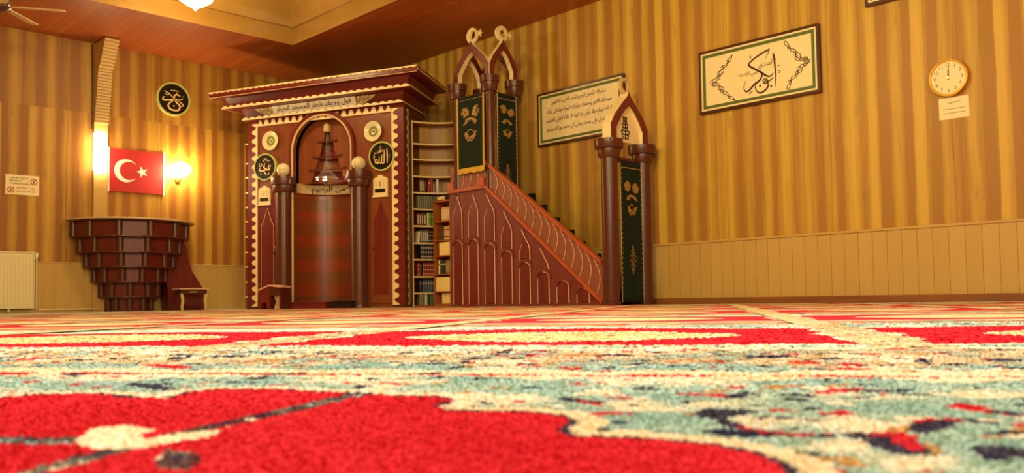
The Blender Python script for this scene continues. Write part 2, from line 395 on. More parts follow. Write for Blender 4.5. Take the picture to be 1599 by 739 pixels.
# wainscot, cap rail and skirting
WR, WL = .729, .7236
struct(MB().box(XW - .02, XW + .01, YN, 9.2, .07, WR).build('trim_1', 'wains_r'))
struct(MB().box(XN, XW, YW - .02, YW + .01, .0, WL).build('trim_2', 'wains_l'))
struct(MB().box(XW - .034, XW + .01, YN, 9.2, WR, WR + .028).build('trim_3', 'cap', bevel=.006))
struct(MB().box(XN, XW, YW - .028, YW + .01, WL, WL + .018).build('trim_4', 'cap', bevel=.004))
struct(MB().box(XW - .05, XW + .01, YN, 9.2, 0, .075).build('baseboard_right', 'base', bevel=.006))

struct(MB().box(4.462, 4.474, YW - .012, YW, 2.78, 4.09).build('shadow_strip', 'black'))  # thin black strip standing in for a vertical shadow line on the wall
# ------------------------------------------------------------------ carpet (the floor itself, woven in one piece)
fl = MB(); MATS = ['c_teal', 'c_red', 'c_cream', 'c_oval', 'c_border', 'c_navy', 'c_dash', 'c_far', 'c_band']
rc = random.Random(3)
fl.add([(XN, YN, 0), (XW, YN, 0), (XW, YW, 0), (XN, YW, 0)], [(0, 1, 2, 3)])
def rough_edge(P, step, amp):
    out = []
    for i in range(len(P)):
        a = Vector(P[i]); b = Vector(P[(i + 1) % len(P)]); n = max(1, int((b - a).length / step))
        for k in range(n):
            q = a.lerp(b, k / n); out.append((q.x + rc.uniform(-amp, amp), q.y + rc.uniform(-amp, amp)))
    return out
INL = []
def inlay(P, mat, lev, step=.012, amp=.0016):
    P = [tuple(p[:2]) for p in P]; P = rough_edge(P, step, amp)
    INL.append((lev, np.array(P), mat))
    tris = tessellate_polygon([[Vector((a, b, 0)) for a, b in P]])
    fs = []
    for t in tris:
        a, b, c = (P[i] for i in t); fs.append(t if (b[0] - a[0]) * (c[1] - a[1]) - (b[1] - a[1]) * (c[0] - a[0]) > 0 else t[::-1])
    fl.cur = MATS.index(mat); fl.add([(a, b, lev * .0005) for a, b in P], fs)
def grown(P, d):
    P = [Vector(p[:2]) for p in P]; n = len(P); A = sum(P[i].x * P[(i + 1) % n].y - P[(i + 1) % n].x * P[i].y for i in range(n)); sg = 1 if A > 0 else -1; out = []
    for i in range(n):
        t = (P[(i + 1) % n] - P[i - 1]).normalized(); out.append((P[i].x + t.y * d * sg, P[i].y - t.x * d * sg))
    return out
def cw(u, v): p = CF.w(u, v); return (p.x, p.y)
def fpx(L): return [tuple(on_z(x, y)[:2]) for x, y in L]
# medallion right in front of the lens
near = fpx([(-260, 640), (-100, 633), (0, 627), (60, 622), (140, 621), (205, 627), (262, 629), (300, 618), (345, 614), (430, 614), (500, 619), (560, 620), (610, 625), (680, 626), (706, 631), (676, 642), (700, 648), (760, 650), (820, 650), (868, 655), (894, 666), (872, 682), (890, 690), (960, 692), (1040, 697), (1110, 704), (1170, 716), (1215, 733), (1240, 770), (1180, 850), (900, 1000), (300, 1000), (-300, 850), (-420, 700)])
inlay(grown(near, .022), 'c_cream', 1)
inlay(grown(near, .0045), 'c_navy', 2)
inlay(near, 'c_red', 3)
inlay(fpx([(560, 618), (575, 623), (470, 648), (330, 680), (250, 700), (90, 745), (-60, 790), (-60, 775), (60, 738), (230, 694), (320, 672), (460, 641)]), 'c_dash', 4)
inlay(fpx([(-40, 690), (60, 692), (130, 690), (130, 700), (50, 703), (-40, 702)]), 'c_dash', 4)
inlay(fpx([(118, 694), (150, 676), (200, 672), (240, 680), (215, 688), (230, 694), (300, 682), (346, 682), (330, 690), (290, 696), (250, 704), (205, 710), (150, 710), (125, 704)]), 'c_cream', 5)
inlay(fpx([(262, 712), (300, 716), (316, 730), (290, 745), (250, 742), (240, 726)]), 'c_dash', 5)
# curling stems and blossoms in the teal ground
def curl(L, w, mat, lev):
    P = [on_z(x, y) for x, y in L]; P2, _ = smooth([(p.x, p.y) for p in P], w, 4); n = len(P2); Lf, Rt = [], []
    for i in range(n):
        a = Vector(P2[max(i - 1, 0)]); b = Vector(P2[min(i + 1, n - 1)]); t = (b - a).normalized(); k = w * (.45 + .55 * sin(pi * i / (n - 1))) / 2
        Lf.append((P2[i][0] - t.y * k, P2[i][1] + t.x * k)); Rt.append((P2[i][0] + t.y * k, P2[i][1] - t.x * k))
    inlay(Lf + Rt[::-1], mat, lev, .01, .001)
for L, w, m in [([(1105, 660), (1130, 652), (1180, 650)], .03, 'c_navy'), ([(1110, 655), (1135, 668), (1170, 680), (1240, 688), (1300, 690)], .012, 'c_navy'),
                ([(1150, 674), (1200, 684), (1260, 688), (1298, 687)], .008, 'c_red'), ([(1325, 692), (1370, 690), (1400, 706), (1440, 722)], .026, 'c_navy'),
                ([(1355, 690), (1400, 686), (1415, 700), (1440, 716)], .012, 'c_red'), ([(1430, 685), (1460, 672), (1475, 664)], .018, 'c_navy'),
                ([(1480, 640), (1530, 648), (1590, 658)], .014, 'c_red'), ([(1550, 650), (1600, 656)], .018, 'c_navy'),
                ([(1280, 654), (1335, 654)], .014, 'c_red'), ([(1545, 706), (1570, 716), (1620, 718)], .03, 'c_navy'),
                ([(870, 628), (910, 634), (945, 636)], .014, 'c_navy'), ([(900, 632), (940, 640)], .009, 'c_red'),
                ([(1060, 622), (1110, 624), (1160, 628)], .014, 'c_red'), ([(1140, 630), (1165, 620)], .012, 'c_navy'),
                ([(1230, 632), (1255, 630)], .022, 'c_navy'), ([(1280, 622), (1330, 615), (1360, 618)], .02, 'c_red'), ([(1330, 618), (1420, 616)], .016, 'c_navy'),
                ([(1000, 612), (1020, 616)], .02, 'c_navy'), ([(200, 604), (240, 610), (268, 616)], .02, 'c_navy'), ([(140, 612), (180, 608)], .013, 'c_red'),
                ([(225, 574), (260, 576), (292, 580)], .028, 'c_red'), ([(94, 590), (130, 590)], .03, 'c_navy'), ([(0, 588), (40, 590)], .03, 'c_red'),
                ([(35, 564), (60, 566)], .045, 'c_red'), ([(600, 604), (640, 606)], .012, 'c_red'), ([(420, 590), (480, 588)], .02, 'c_navy'),
                ([(1240, 572), (1275, 570)], .04, 'c_red'), ([(1310, 574), (1345, 574)], .04, 'c_red'), ([(1540, 566), (1599, 568)], .05, 'c_navy'),
                ([(640, 590), (700, 587)], .015, 'c_navy'), ([(330, 560), (380, 562)], .03, 'c_navy'), ([(1700, 690), (1800, 700)], .03, 'c_navy')]:
    curl(L, w, m, 4)
# woven cross bands between the rows of medallions
PER, LANE, UC, V1 = 1.37, 1.08, -.265, 1.68
def wavy(u0, u1, v0, v1, amp=.012, n=60):
    A = [(u0 + (u1 - u0) * i / n, v0 + amp * sin(i * 1.7) + rc.uniform(-.5, .5) * amp) for i in range(n + 1)]
    B = [(u0 + (u1 - u0) * i / n, v1 + amp * sin(i * 2.1 + 1) + rc.uniform(-.5, .5) * amp) for i in range(n + 1)]
    return [cw(*p) for p in A + B[::-1]]
inlay(wavy(-1.4, 1.6, .775, .86, .018), 'c_cream', 1, .03, .004)
inlay(wavy(-1.1, .9, .80, .812, .006, 40), 'c_red', 2, .03, .002)
inlay(wavy(-2.6, 3.2, .93, 1.21, .03), 'c_band', 1, .03, .004)
inlay(wavy(-2.6, 3.2, 1.215, 1.262, .012), 'c_cream', 2, .03, .004)
def medallion(uc, vc, s=1.0):
    half = [(.50, -.36), (.505, -.27), (.47, -.2), (.49, -.1), (.455, .0), (.49, .1), (.47, .2), (.50, .27), (.45, .34), (.34, .33), (.25, .37), (.1, .40), (.0, .43)]
    low = [(.38, -.33), (.2, -.36), (.0, -.34)]
    R = low[::-1] + half; Pm = [(u, v) for u, v in R] + [(-u, v) for u, v in R[::-1][1:-1]]
    return [cw(uc + u * s, vc + v * s) for u, v in Pm]
for row in range(0, 8):
    vc = V1 + PER * row
    if row: 
        inlay(wavy(-6, 7, vc - .66, vc - .43, .03, 90), 'c_far', 1, .2, .006)
        inlay(wavy(-6, 7, vc - .43, vc - .385, .012, 90), 'c_cream', 2, .2, .004)
    for ln in range(-6, 7):
        uc = UC + LANE * ln; q = CF.w(uc, vc)
        if not (XN + .8 < q.x < XW - .8 and YN + .8 < q.y < YW - .8): continue
        P = medallion(uc, vc); st = .03 if row < 2 else .1
        inlay(grown(P, .03), 'c_cream', 3, st, .003); inlay(P, 'c_red', 4, st, .003)
        ov = [cw(uc + .29 * cos(a) * (1 + .1 * cos(4 * a)), vc - .01 + .21 * sin(a)) for a in [2 * pi * k / 36 for k in range(36)]]
        inlay(grown(ov, .012), 'c_cream', 5, st, .003); inlay(ov, 'c_oval', 6, st, .003)
for ln in range(-6, 7):
    ub = UC + LANE * (ln + .5); v0 = 1.2
    for seg in range(9):
        a = v0 + seg * PER
        C4 = [CF.w(ub, a), CF.w(ub, a + PER)]
        if all(XN + .2 < p.x < XW - .2 and YN + .2 < p.y < YW - .2 for p in C4):
            inlay([cw(ub - .05, a), cw(ub + .05, a), cw(ub + .05, a + PER), cw(ub - .05, a + PER)], 'c_border', 7, .08, .004)
# the pile: short tufts of yarn, each in the colour of the pattern it stands in
def in_poly(P, x, y):
    r = np.zeros(len(x), bool); n = len(P)
    for i in range(n):
        x0, y0 = P[i]; x1, y1 = P[(i + 1) % n]
        if y0 == y1: continue
        c = (y0 > y) != (y1 > y); r ^= c & (x < (x1 - x0) * (y - y0) / (y1 - y0) + x0)
    return r
INL.sort(key=lambda q: q[0])
rg = np.random.default_rng(4)
def tufts(d0, d1, step, rad, hgt):
    f2 = np.array([cos(YAW), sin(YAW)]); r2 = np.array([sin(YAW), -cos(YAW)])
    D, L = np.meshgrid(np.arange(d0, d1, step), np.arange(-.68 * d1, .68 * d1, step)); D, L = D.ravel(), L.ravel()
    k = np.abs(L) < .64 * D + .06; D, L = D[k], L[k]; n = len(D)
    D = D + rg.uniform(-.5, .5, n) * step; L = L + rg.uniform(-.5, .5, n) * step
    X = D * f2[0] + L * r2[0]; Y = D * f2[1] + L * r2[1]; mat = np.zeros(n, int)
    for lev, P, m in INL:
        lo, hi = P.min(0), P.max(0); q = np.where((X > lo[0]) & (X < hi[0]) & (Y > lo[1]) & (Y < hi[1]))[0]
        if len(q): q = q[in_poly(P, X[q], Y[q])]; mat[q] = MATS.index(m)
    h = hgt * rg.uniform(.7, 1.15, n); tx = rg.uniform(-1, 1, n) * rad; ty = rg.uniform(-1, 1, n) * rad; a0 = rg.uniform(0, 6.28, n); V = np.zeros((n, 6, 3))
    for j in range(3):
        a = a0 + j * 2.0944
        V[:, j] = np.stack([X + rad * np.cos(a), Y + rad * np.sin(a), np.zeros(n)], 1)
        V[:, j + 3] = np.stack([X + tx + rad * .75 * np.cos(a), Y + ty + rad * .75 * np.sin(a), h + rg.uniform(-.12, .12, n) * hgt], 1)
    b = np.arange(n)[:, None] * 6; T = [(0, 1, 4, 3), (1, 2, 5, 4), (2, 0, 3, 5)]
    return V.reshape(-1, 3), np.concatenate([b + np.array([t]) for t in T], 1).reshape(-1, 4), b + np.array([[3, 4, 5]]), mat
TV, TF, TM = [], [], []; base_n = len(fl.v)
for args in ((.26, .62, .0021, .0017, .0030), (.62, 1.15, .0038, .0029, .0034), (1.15, 2.2, .0085, .0056, .004)):
    V, Q, T3, m = tufts(*args); o_ = base_n + sum(len(q) for q in TV); TV.append(V); TF += (Q + o_).tolist() + (T3 + o_).tolist(); TM += np.repeat(m, 3).tolist() + m.tolist()
fl.v += np.concatenate(TV).tolist(); fl.f += TF; fl.mi += TM
struct(fl.build('floor', MATS, recalc=False))

# ================================================================== PRAYER NICHE across the corner
HW, KS = 1.42, .17
niche = thing('prayer_niche', 'large red-brown carved prayer niche with cream scalloped borders set across the corner', 'prayer niche', MF.mat())
def trap(hw, yf, yb, z):
    return [(-hw, yf, z), (hw, yf, z), (hw - KS * (yb - yf), yb, z), (-hw + KS * (yb - yf), yb, z)]
mb = MB()
t0, t1 = trap(HW, .04, .95, 0), trap(HW, .04, .95, 3.0)
for i in (1, 2, 3):
    j = (i + 1) % 4; mb.add([t0[i], t0[j], t1[j], t1[i]], [(0, 1, 2, 3)])
mb.box(-HW, -HW + .02, .02, .06, 0, 3.0).box(HW - .02, HW, .02, .06, 0, 3.0)
mb.build('side_body', 'dark', niche)
NH, SP = .54, 2.43
arch = [(NH * cos(pi * k / 24), SP + .53 * sin(pi * k / 24)) for k in range(25)]
hole = [(NH, .09)] + arch + [(-NH, .09)]
MB().prism([(-HW, 0), (HW, 0), (HW, 3.02), (-HW, 3.02)], 0, .05, [hole]).build('front_panel', ['panel'], niche)
# scalloped borders: dark red ground and cream wavy strips
mb = MB()
mb.box(-HW, -1.235, -.012, 0, 0, 3.02).box(1.235, HW, -.012, 0, 0, 3.02)
mb.prism([(-1.235, 2.895), (1.235, 2.895), (1.235, 3.02), (-1.235, 3.02)], -.012, 0)
mb.build('border_ground', 'redx', niche)
def scallop(n, period, w0, amp, k=10):
    pts = []
    for i in range(n * k + 1):
        t = i / k; c = cos(2 * pi * t); e = .5 + .5 * math.tanh(2.2 * (c + .12)) / math.tanh(2.6); pts.append((t * period, w0 + amp * e))
    return pts
pr = .1375
for sgn in (-1, 1):
    S = scallop(21, 2.9 / 21, .028, .075)
    P = [(sgn * 1.225, 0.04)] + [(sgn * (1.225 + w), .04 + t) for t, w in S] + [(sgn * 1.225, 2.94)]
    MB().prism(P, -.026, -.010).build('scalloped_strip', 'cream', niche)
S = scallop(18, 2.36 / 18, .02, .075)
P = [(-1.225, 2.895)] + [(-1.18 + t, 2.895 + w) for t, w in S] + [(1.225, 2.895)]
MB().prism(P, -.026, -.010).build('scalloped_strip', 'cream', niche)
# a fainter wavy strip on the right-hand return
S = scallop(21, 2.9 / 21, .012, .05); P = [(.16, .04)] + [(.16 - w, .04 + t) for t, w in S] + [(.16, 2.94)]
mb = MB().prism(P, 0, .01, plane='yz'); mb.v = [(HW - KS * (y - .04) + x + .001, y, z) for x, y, z in mb.v]; mb.build('scalloped_strip', 'tan', niche)
# cornice: three stepped ledges with coves between
def ledge(hw, o, z0, z1, name, mat, L=.95):
    return MB().loft([trap(hw, -o, L, z0), trap(hw, -o, L, z1)]).build(name, mat, niche)
def cove(hwb, ob, zb, hwt, ot, zt, mat='redx'):
    rings = []
    for k in range(7):
        t = k / 6; s = t * t * .55 + t * .45
        rings.append(trap(hwb + (hwt - hwb) * s, -(ob + (ot - ob) * s), .95, zb + (zt - zb) * t))
    o = MB().loft(rings).build('cornice_cove', mat, niche, smooth_=40); return o
ledge(1.455, .10, 3.0, 3.03, 'cornice_ledge', 'red')
cove(1.42, .04, 3.03, 1.475, .095, 3.165)
ledge(1.69, .30, 3.165, 3.19, 'cornice_ledge', 'red')
cove(1.60, .21, 3.19, 1.665, .265, 3.335)
ledge(1.86, .385, 3.335, 3.352, 'cornice_ledge', 'red')
ledge(1.872, .395, 3.352, 3.417, 'cornice_ledge', 'redx')
def strip_front(hw, o, zt, n, h0, amp, up=False):
    P = 2 * hw / n; pts = []
    for i in range(n * 8 + 1):
        t = i / 8; e = abs(sin(pi * t)) ; pts.append((-hw + t * P, h0 + amp * e))
    sg = 1 if up else -1
    poly = [(-hw, zt)] + [(x, zt + sg * w) for x, w in pts] + [(hw, zt)]
    MB().prism(poly, -o - .012, -o).build('scalloped_strip', 'cream', niche)
strip_front(1.872, .395, 3.424, 34, .012, .016)
MB().box(-1.862, 1.862, -.392, -.386, 3.333, 3.342).build('bead', 'tan', niche)
strip_front(1.69, .30, 3.16, 26, .018, .026, True)
strip_front(1.455, .10, 2.995, 22, .018, .026, True)
# pale edges of the ledges on the returns
for hw, o, z in ((1.872, .395, 3.36), (1.69, .30, 3.165), (1.455, .10, 3.0)):
    for sgn in (-1, 1):
        a = (sgn * hw, -o); b = (sgn * (hw - KS * (.95 + o)), .95); mb = MB()
        mb.loft([[(a[0], a[1], z), (b[0], b[1], z), (b[0], b[1], z + .02), (a[0], a[1], z + .02)],
                 [(a[0] + sgn * .012, a[1], z), (b[0] + sgn * .012, b[1], z), (b[0] + sgn * .012, b[1], z + .02), (a[0] + sgn * .012, a[1], z + .02)]])
        mb.build('return_strip', 'tan', niche)
# inscription on the lower cove (leans out like the cove)
def lean(x, y, z): return (x, -.045 - (z - 3.03) * .41 + y, z)
def sloped(poly, d0, d1):
    m_ = MB().prism(poly, d0, d1); m_.v = [lean(*p) for p in m_.v]; return m_
ip = sloped([(-.86, 3.03), (.66, 3.03), (.66, 3.16), (-.86, 3.16)], -.03, -.022).build('inscription_panel', 'white', niche)
mb = MB(); letter(mb, ar('فول وجهك شطر المسجد الحرام'), -.78, .58, 3.042, 3.15, -.034, bold=.012); mb.v = [lean(*p) for p in mb.v]
mb.build('lettering', 'ink', ip)
for sx, x0 in ((-1, -.87), (1, .68)):
    poly = [(x0, 3.035), (x0, 3.155), (x0 + sx * .18, 3.155), (x0 + sx * .34, 3.15), (x0 + sx * .2, 3.075), (x0 + sx * .1, 3.045)]
    cp = sloped(poly, -.03, -.022).build('corner_ornament', 'tan', niche)
    mb = MB()
    for q in range(9):
        mb.stroke([(x0 + sx * (.03 + .025 * q + .018 * cos(a)), 3.1 + .022 * (q % 3 - .6) + .02 * sin(a)) for a in (0, 1.3, 2.6, 3.9, 5.2, 6.3)], .006, -.031, .002)
    mb.v = [lean(*p) for p in mb.v]; mb.build('scrollwork', 'ink', cp)
# arch ring with a pale inner edge
outer_a = [((NH + .055) * cos(pi * k / 24), SP + .60 * sin(pi * k / 24)) for k in range(25)]
ring = [(NH + .055, 2.03)] + outer_a + [(-NH - .055, 2.03), (-NH, 2.03)] + arch[::-1] + [(NH, 2.03)]
ar_ = MB().prism(ring, -.06, .0).build('arch_ring', 'redx', niche)
MB().tube([(-NH, -.045, 2.03)] + [(x, -.045, z) for x, z in arch[::-1]] + [(NH, -.045, 2.03)], .02, 8).build('arch_edge', 'tan', ar_, smooth_=60)
# concave niche with coloured bands
mb = MB(); mb.lathe([(NH, .09), (NH, 1.84)], (0, .05, 0), 28, 0, pi); mb.build('niche_wall', 'niche', niche, smooth_=60)
MB().lathe([(0, .085), (NH + .05, .085)], (0, .05, 0), 24, 0, pi).box(-NH, NH, -.02, .06, .0, .09).build('niche_floor', 'dark', niche)
MB().box(-.575, -.55, -.02, .03, .1, 1.85).build('white_bead', 'cream', niche)
lb = MB().lathe([(NH - .03, 1.795), (NH - .06, 1.795), (NH - .06, 1.945), (NH - .03, 1.945), (NH - .03, 1.795)], (0, .03, 0), 28, 0, pi).build('inscription_band', 'tan', niche, smooth_=30)
def wrap(x, y, z):
    a = pi / 2 - x / (NH - .06); r = NH - .064 + y; return (r * cos(a), .03 + r * sin(a), z)
mb = MB(); letter(mb, ar('الرحمن الرحيم'), -.5, .27, 1.805, 1.935, 0.0, bold=.032, warp=wrap); mb.build('lettering', 'ink', lb)
# hood: board with a stepped opening and concave tiers behind it
steps = [(.31, 1.95, 2.13), (.245, 2.13, 2.33), (.16, 2.33, 2.57), (.07, 2.57, 2.77)]
hp = []
for hw, z0, z1 in steps:
    for k in range(7):
        t = k / 6; hp.append((hw - .055 * sin(pi * .5 * t) if hw > .08 else hw - .03 * t, z0 + (z1 - z0) * t))
hole2 = hp + [(-x, z) for x, z in hp[::-1]]
hole2 = [(x + .0, z + (.002 if z < 1.951 else 0)) for x, z in hole2]
bo = [(-NH, 1.94)] + arch[::-1] + [(NH, 1.94)]
MB().prism(bo, .12, .14, [hole2]).build('hood_board', 'panel', niche)
hd = ['redx', 'panel', 'redx', 'dark']
for k, (hw, z0, z1) in enumerate(steps):
    r = hw + .012
    MB().lathe([(r, z0), (r, z1), (max(.02, r - .09), z1 + .001)], (0, .13, 0), 18, 0, pi).build('hood_tier', hd[k], niche, smooth_=40)
    MB().lathe([(r, z1 - .018), (max(.0, r - .05), z1 - .018), (max(0, r - .05), z1 + .004)], (0, .125, 0), 18, 0, pi).build('hood_ledge', 'dark', niche)
for hw, z in ((.31, 2.13), (.245, 2.33), (.16, 2.57)):
    MB().prism([(-hw - .035, z + .022), (-hw, z - .006), (hw, z - .006), (hw + .035, z + .022), (hw - .05, z + .014), (-hw + .05, z + .014)], .095, .12).build('hood_ledge', 'dark', niche)
MB().lathe([(.045, 2.72), (.055, 2.75), (.05, 2.83), (.02, 2.86)], (0, .105, 0), 14).build('hood_cap', 'tan', niche, smooth_=40)
# pillars with drum capitals
for sx in (-.685, .685):
    c = MB().lathe([(0, 0), (.135, 0), (.135, .05), (.128, .06), (.126, 1.8), (0, 1.8)], (sx, -.07, 0), 28).build('pillar', 'dark', niche, smooth_=40)
    MB().lathe([(0, 1.8), (.155, 1.8), (.168, 1.83), (.168, 1.905), (.19, 1.91), (.195, 1.93), (.195, 2.03), (0, 2.03)], (sx, -.07, 0), 28).build('capital', 'dark', c, smooth_=40)
# cupboard doors with pointed panels
def ogee(cx, w, z0, zs, zt):
    return [(cx - w, z0), (cx + w, z0), (cx + w, zs), (cx + w * .55, zs + (zt - zs) * .35), (cx + w * .42, zs + (zt - zs) * .55), (cx, zt), (cx - w * .42, zs + (zt - zs) * .55), (cx - w * .55, zs + (zt - zs) * .35), (cx - w, zs)]
for sx in (-1, 1):
    cx = sx * 1.03
    d = MB().prism([(cx - .185, .06), (cx + .185, .06), (cx + .185, 1.72), (cx - .185, 1.72)], -.014, 0).build('door', 'red' if sx < 0 else 'panel', niche, bevel=.003)
    q = ogee(cx, .12, .2, 1.3, 1.58)
    MB().prism(q, -.024, -.012).build('raised_panel', 'red', d, bevel=.004)
    MB().tube([(a, -.022, b) for a, b in [q[0], q[8], q[7], q[6], q[5], q[4], q[3], q[2], q[1]]], .006, 6).build('moulding', 'pink' if sx < 0 else 'panel', d)
    MB().ball(cx - sx * .0 + (-.13 if sx > 0 else .13), -.03, .88, .016, 8).build('knob', 'black', d, smooth_=60)
    if sx < 0:
        MB().box(cx + .165, cx + .2, -.05, -.012, .86, .93).build('latch', 'brass', d, bevel=.003)
        MB().lathe([(0, -.06), (.018, -.06), (.018, -.012), (0, -.012)], (cx + .18, 0, .96), 10, axis='y').build('handle', 'goldleaf', d)
# low plinth
MB().box(-1.23, -HW + .0, -.03, 0, 0, .04).box(1.23, HW, -.03, 0, 0, .04).build('plinth', 'dark', niche)

def place(fr, x, y, dep): return fr.px(x, y, dep)
# step board and mat box before the niche
x, z = place(MF, 464, 482, -.42)
t = thing('step_board', 'low red-brown wooden step lying before the prayer niche between the pillars', 'step', MF.mat(x, -.42, 0))
MB().box(-.58, .5, -.0, .14, 0, .085).build('riser', 'red', t, bevel=.004); MB().box(-.6, .51, -.012, .16, .085, .1).build('tread', 'red', t, bevel=.004)
x, z = place(MF, 532, 482, -.42)
t = thing('low_box', 'low black box on the carpet at the foot of the niche, right of the step', 'box', MF.mat(x, -.40, 0))
MB().box(-.18, .15, 0, .13, 0, .09).build('body', 'black', t, bevel=.005); MB().box(-.19, .16, -.008, .14, .09, .108).build('lid', 'black', t, bevel=.004)
# low bench
x, z = place(MF, 424, 482, -.62)
t = thing('low_lectern', 'small red-brown low lectern with sloping lid standing at the left foot of the niche', 'lectern', MF.mat(x, -.56, 0))
MB().prism([(-.22, .285), (-.01, .36), (.2, .335), (.2, .315), (-.01, .34), (-.22, .265)], -.12, .14).build('lid', 'pink', t)
MB().prism([(-.2, 0), (-.2, .265), (-.01, .335), (-.01, .0), (-.05, 0), (-.07, .09), (-.14, .09), (-.16, 0)], -.10, .12).build('side_board', 'red', t, bevel=.003)
MB().prism([(0, .2), (0, .335), (.19, .312), (.19, .2)], -.1, .12).build('apron', 'dark', t)
P = [(.03, .19), (.155, .2), (.125, .12), (.155, .03), (.15, .0), (.04, 0), (.035, .03), (.065, .11)]
MB().prism(P, -.04, .0).build('curved_leg', 'tan', t)
MB().box(.16, .19, -.08, .1, 0, .2).build('leg', 'dark', t)
# globe lamps on the capitals
for sx, lab in ((-.685, 'white globe lamp on the left pillar of the prayer niche'), (.685, 'white globe lamp on the right pillar of the prayer niche')):
    t = thing('globe_lamp', lab, 'lamp', MF.mat(sx, -.07, 2.03), 'globe lamps on the niche pillars')
    MB().lathe([(0, 0), (.06, 0), (.055, .025), (0, .025)], n=16).build('base', 'tan', t, smooth_=40)
    MB().ball(0, 0, .125, .105, 18).build('globe', 'globe', t, smooth_=80)
    MB().lathe([(.1055, -.004), (.1075, 0), (.1055, .004)], (0, 0, .125), 24).build('seam', 'tan', t)
    mb = MB(); mb.tube([(0.107 * sin(a) * -.0, -.107 * cos(a), .125 + .107 * sin(a)) for a in [pi * k / 12 - pi / 2 for k in range(13)]], .003, 5); mb.build('seam', 'tan', t)
# pendant lamp hanging inside the niche arch
x, z = place(MF, 509, 283, -.02)
t = thing('pendant_lamp', 'small crystal pendant lamp hanging on a beaded chain inside the niche arch', 'lamp', MF.mat(x, -.0, z))
mb = MB()
zz = .33
topz = SP + .53 * sqrt(max(0, 1 - (x / NH) ** 2)) - z - .01
mb.tube([(0, 0, .3), (0, 0, topz)], .002, 5)
while zz < .7: mb.ball(0, 0, zz, .011, 6); zz += .032
mb.build('chain', 'glass', t, smooth_=60)
mb = MB()
for k in range(12):
    a = 2 * pi * k / 12; mb.tube([(.012 * cos(a), .012 * sin(a), .31), (.06 * cos(a), .06 * sin(a), .16), (.17 * cos(a), .17 * sin(a), .04)], .0022, 5)
mb.build('crystal_strands', 'glass', t, smooth_=60)
MB().lathe([(.165, .03), (.18, .035), (.175, .05), (.165, .05), (.165, .03)], n=28).lathe([(0, -.05), (.06, -.03), (.12, .0), (.165, .03)], n=24).build('glass_bowl', 'glass', t, smooth_=50)
for dx in (-.1, .0, .03): MB().ball(dx, -.06 - abs(dx) * .3, .03, .016, 8).build('bulb', 'spark', t, smooth_=60)
# plates, plaques, clocks on the niche
def disc(mb, x, z, r, y0, y1, n=40): return mb.lathe([(0, y0), (r, y0), (r, y1), (0, y1)], (x, 0, z), n, axis='y')
def plate(px, py, lab):
    x, z = place(MF, px, py, -.04)
    t = thing('wall_plate', lab, 'plate', MF.mat(x, 0, z), 'round plates on the niche front')
    MB().lathe([(0, -.02), (.075, -.022), (.085, -.03), (.145, -.05), (.152, -.047), (.15, -.04), (.08, -.012), (0, -.0)], n=40, axis='y').build('dish', 'plate', t, smooth_=40)
    MB().lathe([(.04, -.026), (.078, -.028), (.08, -.0275), (.04, -.024)], n=30, axis='y').build('painted_ring', 'plategreen', t)
    MB().lathe([(0, -.026), (.02, -.026), (.022, -.02)], n=16, axis='y').build('painted_centre', 'plategreen', t)
    return t
plate(422, 220, 'pale round plate on the niche front above its left black plaque')
plate(582, 205, 'pale round plate on the niche front above its right black plaque')
def plaque(fr, px, py, r, lab, strokes, group=None, dep=-.03):
    x, z = place(fr, px, py, dep)
    t = thing('calligraphy_plaque', lab, 'plaque', fr.mat(x, 0, z), group)
    disc(MB(), 0, 0, r * .985, -.03, 0).build('board', 'black', t)
    MB().lathe([(r * .9, -.031), (r * .9, -.042), (r, -.042), (r, 0), (r * .9, -.031)], n=48, axis='y').build('rim', 'greenrim', t, smooth_=30)
    mb = MB()
    for s_ in strokes:
        if len(s_) == 3 and isinstance(s_[0], (int, float)): mb.dot(s_[0] * r, s_[1] * r, s_[2] * r, -.0325, .003)
        else: mb.stroke([(a * r, b * r) for a, b in s_[0]], [w * r for w in s_[1]], -.0325, .003)
    mb.build('lettering', 'goldleaf', t)
    return t
ALLAH = [([(.42, .5), (.44, .1), (.44, -.5)], [.06, .1, .05]), ([(.22, .42), (.2, .0), (.2, -.38), (.12, -.5), (.0, -.42)], [.05, .09, .08, .08, .06]),
         ([(.02, .1), (.0, -.3), (-.08, -.46), (-.2, -.4)], [.05, .09, .08, .06]), ([(-.18, .0), (-.2, -.34), (-.32, -.48), (-.5, -.38), (-.46, -.22), (-.34, -.24), (-.36, -.44)], [.05, .09, .08, .08, .07, .06, .05]),
         ([(-.35, .22), (-.1, .3), (.15, .36)], [.06, .07, .03]), ([(-.3, .36), (-.05, .42), (.1, .48)], [.03, .04, .02]), ([(-.12, .5), (-.1, .62), (-.06, .7)], [.03, .04, .02]),
         ([(-.62, .1), (-.56, .0), (-.62, -.12), (-.5, -.16)], [.06, .08, .06, .05]), ([(-.6, .28), (-.5, .2), (-.42, .3)], [.04, .05, .03]), (.62, .02, .035), (.6, -.12, .03), (.05, .08, .04)]
